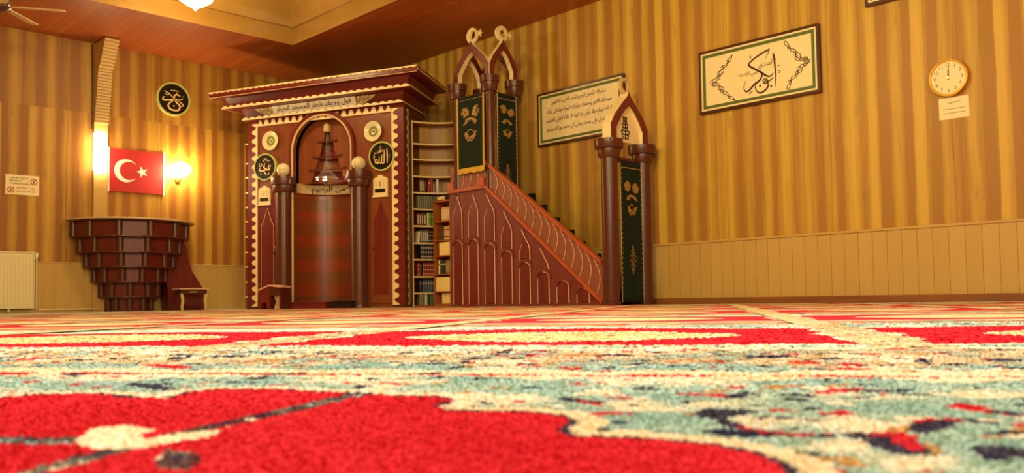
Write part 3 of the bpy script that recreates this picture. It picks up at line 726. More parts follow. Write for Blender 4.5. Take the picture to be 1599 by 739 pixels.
MUHAM = [([(.5, -.05), (.36, .06), (.3, -.08), (.45, -.14), (.3, -.2), (.05, -.22), (-.1, -.05), (-.25, .25)], [.05, .09, .09, .07, .08, .1, .08, .04]),
         ([(-.02, .3), (-.06, .05), (-.02, -.1), (.3, -.22), (.48, -.24)], [.03, .07, .1, .1, .05]), ([(.1, -.2), (-.2, -.28), (-.48, -.24), (-.5, -.12), (-.4, -.1)], [.06, .1, .1, .07, .04]),
         ([(-.1, -.3), (.05, -.5), (.18, -.58)], [.08, .1, .03]), ([(-.48, .3), (-.5, .1), (-.36, .05), (-.3, .28)], [.05, .06, .05, .04]), ([(-.2, .45), (0, .52), (.3, .42), (.46, .46)], [.04, .06, .04, .05]),
         ([(-.1, .6), (.1, .62), (.2, .52)], [.03, .05, .03]), ([(.25, -.52), (.35, -.46), (.32, -.58), (.22, -.6)], [.04, .05, .04, .03]), ([(-.45, -.48), (-.25, -.5)], [.05, .04]), (.3, .2, .04), (.5, .08, .035), (-.15, .4, .03)]
UMAR = [([(.55, .08), (.3, -.02), (.05, .0), (-.25, -.08), (-.6, -.12), (-.62, .02), (-.5, .08)], [.04, .07, .1, .1, .09, .07, .04]), ([(.4, .22), (.2, .3), (.05, .22), (.05, .05), (.2, -.2), (.38, -.36), (.3, -.6), (.05, -.66), (-.22, -.6), (-.32, -.4), (-.2, -.22), (.05, -.02)], [.05, .08, .09, .09, .09, .1, .1, .1, .1, .09, .08, .05]),
        ([(-.55, .42), (-.35, .35), (-.15, .2), (-.02, .1)], [.05, .06, .06, .05]), ([(-.5, .28), (-.35, .2), (-.3, .3)], [.04, .05, .03]), ([(-.2, .5), (.1, .52), (.3, .5)], [.03, .05, .03]), ([(.3, -.1), (.5, -.2), (.58, -.32), (.44, -.36)], [.05, .07, .06, .04]), ([(.5, .2), (.62, .25)], [.03, .03]), (.02, -.4, .05), (.2, .38, .04)]
plaque(MF, 414, 261, .215, 'round black plaque with gold calligraphy at the left edge of the niche front', MUHAM, 'round plaques on the niche front')
plaque(MF, 596, 244, .22, 'round black plaque with gold calligraphy at the right edge of the niche front', ALLAH, 'round plaques on the niche front')
plaque(LEFT, 271, 155, .275, 'round black calligraphy plaque alone on the left wall above the glowing sconce', UMAR, None)
def prayer_clock(px, py, w, h, lab):
    x, z = place(MF, px, py, -.04)
    t = thing('prayer_time_clock', lab, 'clock', MF.mat(x, 0, z), 'small framed clocks on the niche doors')
    P = [(-w, -h), (w, -h), (w, h * .62), (w * .7, h * .8), (w * .35, h * .84), (w * .3, h), (-w * .3, h), (-w * .35, h * .84), (-w * .7, h * .8), (-w, h * .62)]
    MB().prism(P, -.03, 0).build('case', 'cream', t, bevel=.004)
    MB().box(-w * .78, w * .78, -.034, -.029, -h * .55, h * .55).build('dial_panel', 'paper', t)
    MB().box(-w * .7, w * .7, -.036, -.033, -h * .62, -h * .28).build('display', 'black', t)
    for k in range(3):
        mb = MB()
        for q in range(5): mb.box(-w * .62 + k * w * .5, -w * .4 + k * w * .5, -.0365, -.033, h * (.42 - q * .13), h * (.42 - q * .13) + h * .05)
        mb.build('printed_column', 'tan', t)
    MB().box(-w * .03, w * .03, -.038, -.033, -.02, h * .4).build('hand', 'ink', t)
    MB().box(-w * 1.08, w * 1.08, -.04, 0, -h * 1.06, -h * .96).build('foot', 'cream', t)
prayer_clock(412, 305, .115, .15, 'small cream framed clock below the left plaque of the niche')
prayer_clock(593, 290, .125, .16, 'small cream framed clock below the right plaque of the niche')

# ================================================================== CURVED BOOKCASES beside the niche
def arc_pts(A, B, sag, n=14):
    A, B = Vector(A), Vector(B); d = (B - A); nrm = Vector((-d.y, d.x)).normalized()
    if nrm.y < 0: nrm = -nrm
    return [A.lerp(B, i / n) + nrm * sag * 4 * (i / n) * (1 - i / n) for i in range(n + 1)], nrm
SHELF_Y = [186, 221, 246, 273, 299, 325, 352, 379, 405, 432, 458]
bx_a, bx_b = (HW - KS * .30 + .01, .30), (2.0, .68)
_pA = MF.w(bx_a[0], bx_a[1])
def z_at(P, px, py):
    d = ray(px, py); tt = (P - EYE).dot(fwd) / d.dot(fwd); return (EYE + d * tt).z
SH_Z = [z_at(_pA, 643, y) for y in SHELF_Y]
def curved_bookcase(sx, A, B, lab):
    t = thing('curved_bookcase', lab, 'bookcase', MF.mat(), 'curved bookcases beside the niche')
    arc, nrm = arc_pts(A, B, .10)
    dep = .27; back = [p + nrm * dep for p in arc]
    S = lambda p: (sx * p.x, p.y)
    for z in SH_Z:
        poly = [S(p) for p in arc] + [S(p) for p in back[::-1]]
        sh = MB().prism(poly, z - .014, z + .004, plane='xy').build('shelf', 'bookwood', t)
        edge = [S(p) for p in arc] + [S(p - nrm * .008) for p in arc[::-1]]
        MB().prism(edge, z - .018, z + .006, plane='xy').build('shelf_edge', 'shelf', sh)
    top = SH_Z[0]
    poly = [S(p) for p in back] + [S(p + nrm * .015) for p in back[::-1]]
    MB().prism(poly, 0, top, plane='xy').build('back_board', 'backing', t, smooth_=30)
    for p, q, nm in ((arc[0], back[0], 0), (arc[-1], back[-1], 1)):
        dr = (arc[1] - arc[0]).normalized() * .018 * (1 if nm == 0 else -1)
        poly = [S(p), S(p + dr), S(q + dr), S(q)]
        sd = MB().prism(poly, 0, top + .012, plane='xy').build('side_panel', 'bookwood', t)
        e = (arc[1] - arc[0]).normalized() * (.02 if nm == 0 else -.02)
        poly = [S(p - nrm * .01), S(p + e - nrm * .01), S(p + e), S(p)]
        MB().prism(poly, 0, top + .012, plane='xy').build('edge_strip', 'shelf', sd)
    poly = [S(p) for p in arc] + [S(p) for p in back[::-1]]
    MB().prism(poly, 0, .03, plane='xy').build('plinth', 'bookwood', t)
    return arc, nrm
arcR, nrmR = curved_bookcase(1, bx_a, bx_b, 'tall curved bookcase full of book rows right of the prayer niche')
curved_bookcase(-1, bx_a, (2.055, .68), 'tall curved bookcase mostly hidden behind the left edge of the niche')

# ---- books: one mesh per look, copied along the shelves
BK = {}
def book_mat(rgb, name): return paint(name, rgb, .5, var=.15, scale=60)
def book(look, h, w, d=.15):
    key = (look, round(h, 3), round(w, 3))
    if key in BK: return BK[key]
    cov, band, tops = look
    mb = MB(); mb.box(-w / 2, w / 2, 0, d, 0, .003).box(-w / 2, -w / 2 + .003, 0, d, .003, h).box(w / 2 - .003, w / 2, 0, d, .003, h)
    n = 6; prof = [(-w / 2 + w * k / n, -.006 * sin(pi * k / n)) for k in range(n + 1)] + [(w / 2, .003), (-w / 2, .003)]
    mb.prism(prof, 0, h, plane='xy')
    mb.cur = 1; mb.box(-w / 2 + .003, w / 2 - .003, .003, d - .006, .003, h - .006)
    mb.cur = 2
    zs = {'bands': (.18, .5, .82), 'one': (.72,), 'two': (.25, .75), 'line': (), 'none': ()}[tops]
    for q in zs: mb.prism([(x * 1.03, y - .0006) for x, y in prof[:n + 1]] + [(w / 2 * 1.03, .001), (-w / 2 * 1.03, .001)], h * q - h * .035, h * q + h * .035, plane='xy')
    if tops == 'line': mb.box(-w * .16, w * .16, -.0078, -.004, h * .15, h * .85)
    if tops == 'cap': pass
    o = mb.build('book', [cov, 'paper', band], None); COL.objects.unlink(o); me = o.data; bpy.data.objects.remove(o); BK[key] = me
    return me
for nm, rgb in dict(b_red=(150, 34, 30), b_maroon=(84, 26, 28), b_navy=(40, 44, 62), b_grey=(104, 104, 84), b_blue=(72, 92, 110), b_green=(96, 150, 60), b_lime=(190, 196, 84), b_white=(232, 222, 196), b_tan=(200, 164, 112), b_brown=(92, 56, 36), b_cream=(236, 212, 140), b_olive=(120, 118, 78), b_dkgreen=(40, 74, 50), b_black=(36, 26, 26), b_slate=(88, 84, 84)).items():
    M[nm] = book_mat(rgb, 'book_' + nm[2:])
def put_book(look, h, w, mw, lab, group):
    o = bpy.data.objects.new('book', book(look, h, w)); COL.objects.link(o); o.matrix_world = mw; tag(o, lab, 'book', group); return o
def arc_at(s):
    L = [0]
    for i in range(len(arcR) - 1): L.append(L[-1] + (arcR[i + 1] - arcR[i]).length)
    for i in range(len(arcR) - 1):
        if L[i + 1] >= s: 
            f = (s - L[i]) / (L[i + 1] - L[i]); p = arcR[i].lerp(arcR[i + 1], f); d = arcR[i + 1] - arcR[i]; return p, atan2(d.y, d.x)
    return arcR[-1], 0
ORD = ['fourth', 'fifth', 'sixth', 'seventh', 'eighth', 'ninth', 'tenth', 'bottom']
ROWS = [  # shelf index (books stand on it), [(count, look, height, width, gap before, tilt, text)]
    (4, [(3, ('b_brown', 'b_white', 'line'), .2, .022, .12, 0, 'thin brown book with white spine line'), (1, ('b_red', 'b_white', 'one'), .205, .03, .06, .07, 'red book leaning rightmost but one'), (1, ('b_red', 'b_tan', 'none'), .21, .034, .012, 0, 'plain red book standing upright'), (1, ('b_white', 'b_tan', 'none'), .21, .034, .05, 0, 'white book standing alone at the right')]),
    (5, [(9, ('b_grey', 'b_olive', 'none'), .2, .034, .085, 0, 'grey-green volume of a matching set')]),
    (6, [(4, ('b_maroon', 'b_white', 'line'), .19, .036, .07, 0, 'dark maroon book with white spine line'), (1, ('b_lime', 'b_green', 'none'), .2, .036, .012, 0, 'pale lime book left of two green ones'), (2, ('b_green', 'b_lime', 'one'), .2, .034, .0, 0, 'bright green book with yellowish top band')]),
    (7, [(1, ('b_white', 'b_tan', 'none'), .17, .03, .08, .08, 'white book leaning at the left end'), (4, ('b_slate', 'b_white', 'line'), .195, .03, .012, 0, 'slate book with pale spine line'), (4, ('b_black', 'b_tan', 'two'), .15, .026, .0, 0, 'short black book with two tan bands')]),
    (8, [(7, ('b_navy', 'b_tan', 'bands'), .21, .036, .13, 0, 'navy volume with tan bands of a matching set')]),
    (9, [(1, ('b_red', 'b_tan', 'bands'), .2, .03, .08, 0, 'red banded book alone at the left end'), (1, ('b_black', 'b_black', 'none'), .19, .05, .0, 0, 'thick black book beside the red set'), (7, ('b_red', 'b_tan', 'bands'), .2, .034, .0, 0, 'red volume with tan bands of a matching set')]),
    (10, [(1, ('b_navy', 'b_tan', 'one'), .19, .03, .11, 0, 'navy book with tan top at the left end'), (6, ('b_blue', 'b_tan', 'one'), .19, .036, .02, 0, 'blue-grey volume with tan top of a set')]),
    (11, [(2, ('b_olive', 'b_tan', 'one'), .19, .034, .1, 0, 'olive book at the left end'), (1, ('b_white', 'b_tan', 'none'), .19, .034, .02, 0, 'white book between olive and green ones'), (1, ('b_dkgreen', 'b_white', 'none'), .2, .036, .0, 0, 'dark green book beside the white one'), (3, ('b_grey', 'b_tan', 'none'), .19, .036, .0, 0, 'grey book at the right end')])]
for k, (si, items) in enumerate(ROWS):
    z = SH_Z[si] + .005 if si < len(SH_Z) else .031
    s = .01
    for cnt, look, h, w, gap, tilt, text in items:
        s += gap
        for i in range(cnt):
            s += w / 2; p, a = arc_at(s); s += w / 2 + .0015
            pos = MF.w(p.x + nrmR.x * .03, p.y + nrmR.y * .03, z + (w / 2 * sin(tilt)))
            mw = Matrix.Translation(pos) @ Matrix.Rotation(MF.a + a, 4, 'Z') @ Matrix.Rotation(tilt, 4, 'Y')
            lab = '%s, %s shelf of curved bookcase' % (text, ORD[k])
            put_book(look, h, w, mw, lab, ('books on the %s shelf of the curved bookcase: ' % ORD[k] + text) if cnt > 1 else 'books on the %s shelf of the curved bookcase' % ORD[k])

# ---- small bookcase between the curved one and the pulpit
BC = Frame(XM + .005, 0, -90)   # local x = -Y
bx0, bx1 = -9.785, -9.40
sb = thing('small_bookcase', 'small orange-brown bookcase with pale books wedged behind the stepped pulpit', 'bookcase', BC.mat(bx0, 0, 0))
Wd = bx1 - bx0; dp = .25
sy = [313, 345, 375, 399, 428, 455]
sz = [BC.px(690, y, 0)[1] for y in sy]
topz = BC.px(690, 311, 0)[1]
MB().box(0, .018, 0, dp, 0, topz).build('side_panel', 'bookwood', sb); MB().box(Wd - .018, Wd, 0, dp, 0, topz).build('side_panel', 'bookwood', sb)
MB().box(.018, Wd - .018, dp - .01, dp, 0, topz).build('back_board', 'bookwood', sb)
for k, z in enumerate(sz): MB().box(.0 if k == 0 else .018, Wd if k == 0 else Wd - .018, 0, dp, z - .018, z).build('shelf', 'bookwood', sb)
MB().box(.018, Wd - .018, .0, dp, 0, .045).build('plinth', 'bookwood', sb)
lv = sz[1:] + [.045]
SROW = [([(7, ('b_tan', 'b_white', 'line'), .03, .11, 'tan book with white spine line')], .2), ([(3, ('b_brown', 'b_black', 'two'), .036, .03, 'dark brown book with black bands'), (5, ('b_tan', 'b_brown', 'two'), .028, .02, 'tan book with two brown bands')], .2),
        ([(8, ('b_cream', 'b_white', 'none'), .03, .09, 'plain cream volume')], .19), ([(1, ('b_white', 'b_black', 'one'), .03, .03, 'white book with a black band'), (2, ('b_dkgreen', 'b_tan', 'one'), .03, .0, 'dark green book with tan band'), (2, ('b_black', 'b_white', 'one'), .03, .0, 'black book with white band'), (4, ('b_olive', 'b_tan', 'line'), .028, .01, 'olive book with tan spine line')], .2),
        ([(11, ('b_cream', 'b_tan', 'none'), .03, .012, 'pale cream volume')], .205), ([(8, ('b_cream', 'b_cream', 'none'), .03, .1, 'yellowish cream volume')], .2)]
SO = ['top', 'second', 'third', 'fourth', 'fifth', 'bottom']
for k, (items, hh) in enumerate(SROW):
    z = lv[k]; ceil_ = ([sz[0]] + lv)[k] - .02; h = min(hh, ceil_ - z - .01); x = .02
    for cnt, look, w, gap, text in items:
        x += gap
        for i in range(cnt):
            if x + w > Wd - .02: break
            pos = BC.w(bx0 + x + w / 2, .015 if k in (2, 4) else .05, z + .0005)
            put_book(look, h, w, Matrix.Translation(pos) @ Matrix.Rotation(BC.a, 4, 'Z'), '%s, %s shelf of small brown bookcase' % (text, SO[k]), 'books on the %s shelf of the small bookcase: ' % SO[k] + text)
            x += w + .0012
# books lying on its top
zt = topz
for k, (look, w, xx, text) in enumerate(((('b_cream', 'b_tan', 'one'), .05, .09, 'pale book lying flat on top of the small bookcase'), (('b_black', 'b_tan', 'none'), .05, .27, 'black book lying flat on top of the small bookcase'))):
    pos = BC.w(bx0 + xx - .06, .06, zt + w / 2 + .0)
    put_book(look, .16 if k == 0 else .11, w, Matrix.Translation(pos) @ Matrix.Rotation(BC.a, 4, 'Z') @ Matrix.Rotation(pi / 2, 4, 'Y'), text, 'books lying on the small bookcase')

# ================================================================== STEPPED PULPIT along the right wall (origin: near side, gate end)
PF = Frame(XM, 6.45, -90)      # local x towards the camera (-Y), so the stair runs to negative x; local y into the wall
def sx_(xx): return xx + 6.45  # SIDE.px x (=-Y) to local x
pul = thing('stepped_pulpit', 'tall mauve-brown stepped pulpit with carved side panel, pavilion and gate by the right wall', 'pulpit', PF.mat())
DW = XR - XM
YT, YE = -(8.625 - 6.45), -(9.40 - 6.45)    # local x of the stair head and the rear end
LOW0, LOW1 = (YT, 1.652), (-.135, .04)
UP0, UP1 = (YT - .02, 2.0), (-.14, .516)
def zlow(x): return LOW0[1] if x < YT else LOW0[1] + (LOW1[1] - LOW0[1]) * (x - YT) / (LOW1[0] - YT)
def zup(x): return 2.0 if x < YT else UP0[1] + (UP1[1] - UP0[1]) * (x - UP0[0]) / (UP1[0] - UP0[0])
side_poly = [(YE, 0), (-.1, 0), (-.1, .03), (YT, 1.64), (YE, 1.62)]
spn = MB().prism(side_poly, 0, .03).build('side_panel', 'mauve', pul)
MB().prism(side_poly, DW - .03, DW).build('side_panel', 'mauve', pul)
MB().box(YE, YE + .03, .03, DW - .03, 0, 1.6).build('rear_panel', 'mauve', pul)
# carved arches on the side: lower round-headed row, upper pointed row
N = 8; pitch = .268; xs0 = YE + .05
for i in range(N):
    x0 = xs0 + .025 + i * pitch * 1.245; w = .2; cx = x0 + w / 2
    zl = [.86, .86, .78, .66, .5, .36, .24, .14][i]
    zu = min(zlow(cx + .02) - .06, 1.6)
    # lower arch: raised red board, pale edge running up the right side and round the head
    r = w / 2; n = 10
    head = [(cx + r * cos(pi * k / n), zl + r * .75 * sin(pi * k / n)) for k in range(n + 1)]
    R1 = r + .035; outer_h = [(cx + R1 * cos(pi * k / n), zl + R1 * .85 * sin(pi * k / n)) for k in range(n + 1)]
    if zl > .1:
        MB().prism(outer_h + head[::-1], -.02, 0).build('arch_hood', 'mauve', spn, bevel=.004)
        MB().prism([(cx - r + .02, .04), (cx + r - .02, .04)] + [(cx + (r - .02) * cos(pi * k / n), zl + (r * .75 - .02) * sin(pi * k / n)) for k in range(n + 1)], -.01, 0).build('arch_panel', 'red', spn)
        MB().tube([(cx + r, -.012, .03)] + [(a, -.014, b) for a, b in head[:6]], .0075, 6).build('arch_edge', 'pink', spn)
        MB().tube([(cx - r, -.012, .03), (cx - r, -.012, zl)], .0048, 6).build('arch_edge', 'pink', spn)
    # upper pointed arch
    z0 = zl + .12
    zs_r = zu - .26; zs_l = zs_r - .02
    if zs_l > z0 + .05:
        MB().prism([(cx - r + .02, z0), (cx + r - .02, z0), (cx + r - .02, zs_r), (cx, zs_r + .19), (cx - r + .02, zs_r)], -.01, 0).build('arch_panel', 'red', spn)
    hi = zu + (.0 if i < 2 else .06)
    if i > 1: pts = [(cx + r, z0 - .02), (cx + r, zs_r), (cx + r * .75, zs_r + .07), (cx + .01, zs_r + .17), (cx - .05, min(zlow(cx - .05) - .05, zs_r + .27))]
    else: pts = [(cx + r, z0 - .02), (cx + r, zs_r), (cx + r * .8, zs_r + .06), (cx, hi - .03)]
    if zs_r > z0 - .02:
        MB().tube([(a, -.012, b) for a, b in pts], .0075, 6).build('arch_edge', 'pink', spn)
        if zs_l - .08 > z0: MB().tube([(cx - r, -.008, z0 - .02), (cx - r, -.008, zs_l - .02), (cx - r * .7, -.008, zs_l + .05), (cx - r * .4, -.008, zs_l + .1)], .0048, 6).build('arch_edge', 'pink', spn)
# rails and balustrade
def bar(name, pts, h, y0, y1, mat):
    up = [(a, b + h / 2) for a, b in pts]; dn = [(a, b - h / 2) for a, b in pts[::-1]]
    return MB().prism(up + dn, y0, y1).build(name, mat, pul, bevel=.004)
for y0, y1 in ((-.035, .05),):
    bar('lower_rail', [(YE - .01, 1.645), LOW0, LOW1], .05, y0, y1, 'orange')
    bar('handrail', [UP0, UP1], .05, y0 + .005, y1 - .005, 'orange')
bpoly = [(YE + .02, 1.65), (YE + .02, 1.98), (YT, 1.98), UP0, UP1, LOW1, LOW0]
bl = MB().prism([(YT, 1.65), UP0, UP1, LOW1], .0, .02).build('balustrade', 'bal', pul)
br = MB().prism([(YE + .02, 1.65), (YT, 1.65), (YT, 2.0), (YE + .02, 2.0)], 0, .02).build('balustrade', 'bal', pul)
def swirl(mbx, x, za, zb):
    hh = zb - za; mbx.tube([(x + .05 - .075 * (1 - t) ** 1.0 + .055 * sin(pi * t * 1.0) * 1.3 - .03 * t, -.006, zb - hh * t) for t in [k / 12 for k in range(13)]], .005, 5)
for k in range(15):
    x = YT + .03 + k * .136
    if x < -.2:
        mb = MB(); swirl(mb, x, zlow(x) + .02, zup(x) - .02); mb.build('scroll_moulding', 'pink', bl)
for k in range(5):
    x = YE + .1 + k * .15
    if x < YT - .05: mb = MB(); swirl(mb, x, 1.67, 1.98); mb.build('scroll_moulding', 'pink', br)
# treads and the stepped far parapet covered in dark carpet
n = 9; run = 1.98 / n; rise = 1.6 / n
for k in range(n):
    xa = -.13 - run * k; zt = .16 + rise * k * .98 - .0
    MB().box(xa - run, xa, .03, DW - .055, max(0, zt - .2), min(zt, 1.58)).build('stair_step', 'carpetstep', pul)
for k, (ya, za) in enumerate([(8.44, 1.559), (8.222, 1.379), (7.99, 1.187), (7.723, 1.002), (7.532, .834), (7.258, .658)]):
    ya *= .991; za2 = za + .008
    MB().box(-(ya - 6.45) - .1, -(ya - 6.45) + .08, DW + .0, DW + .06, za2 - .55, za2).build('parapet_step', 'carpetstep', pul)
MB().box(YE + .03, YT, .03, DW - .03, 1.58, 1.62).build('platform_floor', 'carpetstep', pul)
# pavilion: posts, capitals, arches, finials
xL, xMid, yR = -(9.24 - 6.45), -(8.56 - 6.45), XR - .06 - XM
def upost(name, x, y, z0, z1, r):
    c = MB().lathe([(0, z0), (r, z0), (r, z1), (0, z1)], (x, y, 0), 18).build(name, 'dark', pul, smooth_=40)
    MB().lathe([(0, z1), (r * 1.5, z1), (r * 1.75, z1 + .04), (r * 1.9, z1 + .115), (r * 2.15, z1 + .12), (r * 2.25, z1 + .21), (0, z1 + .21)], (x, y, 0), 22).build('capital', 'dark', c, smooth_=35)
    return c
ZC = 2.97
for x, y in ((xL, .03), (xMid, .03), (xMid, yR), (xL, yR)):
    upost('pavilion_post', x, y, 1.6, ZC, .062)
for x in (YE + .06, YT - .07): MB().box(x - .065, x + .065, -.045, .06, 1.66, 1.775).build('post_block', 'orange', pul, bevel=.004)
bar('banner_rail', [(xL, 2.955), (xMid, 2.955)], .04, .0, .04, 'dark')
MB().box(xMid - .02, xMid + .02, .03, yR, 2.935, 2.975).build('banner_rail', 'dark', pul)
def ogee_arch(half, h, th):
    """outline of an ogee arch board: outer side then inner side, feet at z=0"""
    o = [(-half, 0), (-half, h * .3), (-half * .78, h * .5), (-half * .35, h * .76), (-half * .1, h * .9), (0, h)]
    i = [(-half + th, 0), (-half + th, h * .24), (-half * .66 + th * .5, h * .42), (-half * .3 + .01, h * .6), (0, h * .72)]
    L = o + [(-x, z) for x, z in o[::-1][1:]]; I = i + [(-x, z) for x, z in i[::-1][1:]]
    return L + I[::-1], L, I
def arch_board(half, h, th, depth, fr, loc, rot, inner=True):
    poly, L, I = ogee_arch(half, h, th)
    tr = lambda m_: [tuple(Matrix.Translation(loc) @ Matrix.Rotation(rot, 4, 'Z') @ Vector(p)) for p in m_.v]
    mb = MB().prism(poly, -depth / 2, depth / 2); mb.v = tr(mb); a = mb.build('arch_board', 'red', pul)
    mb = MB()
    for S, d in ((I, -.002), (L, .002)):
        n_ = len(S); vs = [(x, -depth / 2 + .004, z) for x, z in S] + [(x, depth / 2 - .004, z) for x, z in S]
        cx = 0; vs = [(x * (1 + (.006 if d > 0 else -.012)), y, z + d) for x, y, z in vs]
        mb.add(vs, [(k, k + 1, n_ + k + 1, n_ + k) for k in range(n_ - 1)])
    mb.v = tr(mb); mb.build('arch_reveal', 'cream', a)
    return a
def star(mb, cx, cz, r, y0, y1, rot=0.0):
    mb.prism([((r if k % 2 == 0 else r * .4) * cos(rot + pi * k / 5) + cx, (r if k % 2 == 0 else r * .4) * sin(rot + pi * k / 5) + cz) for k in range(10)], y0, y1)
def crescent_ring(mb, cx, cz, R, r, off, y0, y1, n=28):
    mb.prism([(cx + R * cos(2 * pi * k / n), cz + R * sin(2 * pi * k / n)) for k in range(n)], y0, y1, [[(cx + off + r * cos(2 * pi * k / n), cz + r * sin(2 * pi * k / n)) for k in range(n)]])
def finial(loc, rot, a):
    tr = lambda m_: [tuple(Matrix.Translation(loc) @ Matrix.Rotation(rot, 4, 'Z') @ Vector(p)) for p in m_.v]
    mb = MB(); crescent_ring(mb, 0, .1, .108, .062, .022, -.02, .02); mb.v = tr(mb); c = mb.build('crescent_finial', 'cream', a)
    mb = MB(); star(mb, .155, .105, .055, -.012, .012); mb.v = tr(mb); mb.build('star', 'cream', c)
zA = ZC + .205
a = arch_board((xMid - xL) / 2 + .03, .565, .085, .085, None, ((xL + xMid) / 2, .03, zA), 0); finial(((xL + xMid) / 2, .03, zA + .55), 0, a)
a = arch_board((yR - .03) / 2 + .03, .565, .085, .085, None, (xMid, (yR + .03) / 2, zA), -pi / 2 + pi, None); finial((xMid, (yR + .03) / 2, zA + .55), pi / 2, a)
arch_board((yR - .03) / 2 + .03, .565, .085, .085, None, (xL, (yR + .03) / 2, zA), pi / 2)
arch_board((xMid - xL) / 2 + .03, .565, .085, .085, None, ((xL + xMid) / 2, yR, zA), 0)
# gate: two stout posts, capitals, crossbar, ogee arch with tympanum and ring finial
gy = XR + .08 - XM       # local y of the right post
for y in (0.0, gy):
    c = MB().lathe([(0, 0), (.112, 0), (.112, .04), (.1, .05), (.1, 1.76), (0, 1.76)], (0, y, 0), 28).build('gate_post', 'dark', pul, smooth_=40)
    MB().lathe([(0, 1.76), (.118, 1.76), (.132, 1.79), (.132, 1.865), (.165, 1.87), (.172, 1.885), (.172, 1.98), (0, 1.98)], (0, y, 0), 28).build('capital', 'dark', c, smooth_=40)
mb = MB().box(-.025, .025, .1, gy - .1, 1.755, 1.79)
for k in range(9): mb.ball(.0, .12 + k * (gy - .24) / 8, 1.745, .022, 6)
mb.build('crossbar', 'dark', pul)
zg = 1.98; half = gy / 2 + .035
a = arch_board(half, .62, .10, .14, None, (0, gy / 2, zg), pi / 2)
MB().prism([(gy / 2 - half + .08, zg), (gy / 2 + half - .08, zg), (gy / 2 + half - .08, zg + .17), (gy / 2 + half * .3, zg + .37), (gy / 2, zg + .45), (gy / 2 - half * .3, zg + .37), (gy / 2 - half + .08, zg + .17)], .0, .02, plane='yz').build('tympanum', 'cream', pul)
mb = MB()
for k in range(6):
    for sg in (-1, 1):
        z = .05 + .042 * k; ww = .085 * (1 - k / 8) * (1.1 if k % 2 else .8)
        mb.stroke([(0, z), (sg * ww * .5, z + .008), (sg * ww, z + .035), (sg * ww * .75, z + .055), (sg * ww * .45, z + .035)], .009, 0, .004)
mb.stroke([(0, .03), (.006, .15), (0, .31)], .012, 0, .004); mb.stroke([(-.07, .04), (0, .055), (.07, .04)], .01, 0, .004)
mb.v = [(.032 - .0 + y, gy / 2 - .035 + x, zg + z) for x, y, z in mb.v]; mb.v = [(-.0 + .028 + (x - .032), y, z) for x, y, z in mb.v]; mb.build('emblem', 'ink', pul)
mb = MB(); crescent_ring(mb, 0, .105, .1, .064, .0, -.02, .02); mb.v = [(y, gy / 2 + x, zg + .60 + z) for x, y, z in mb.v]; mb.build('ring_finial', 'tan', pul)

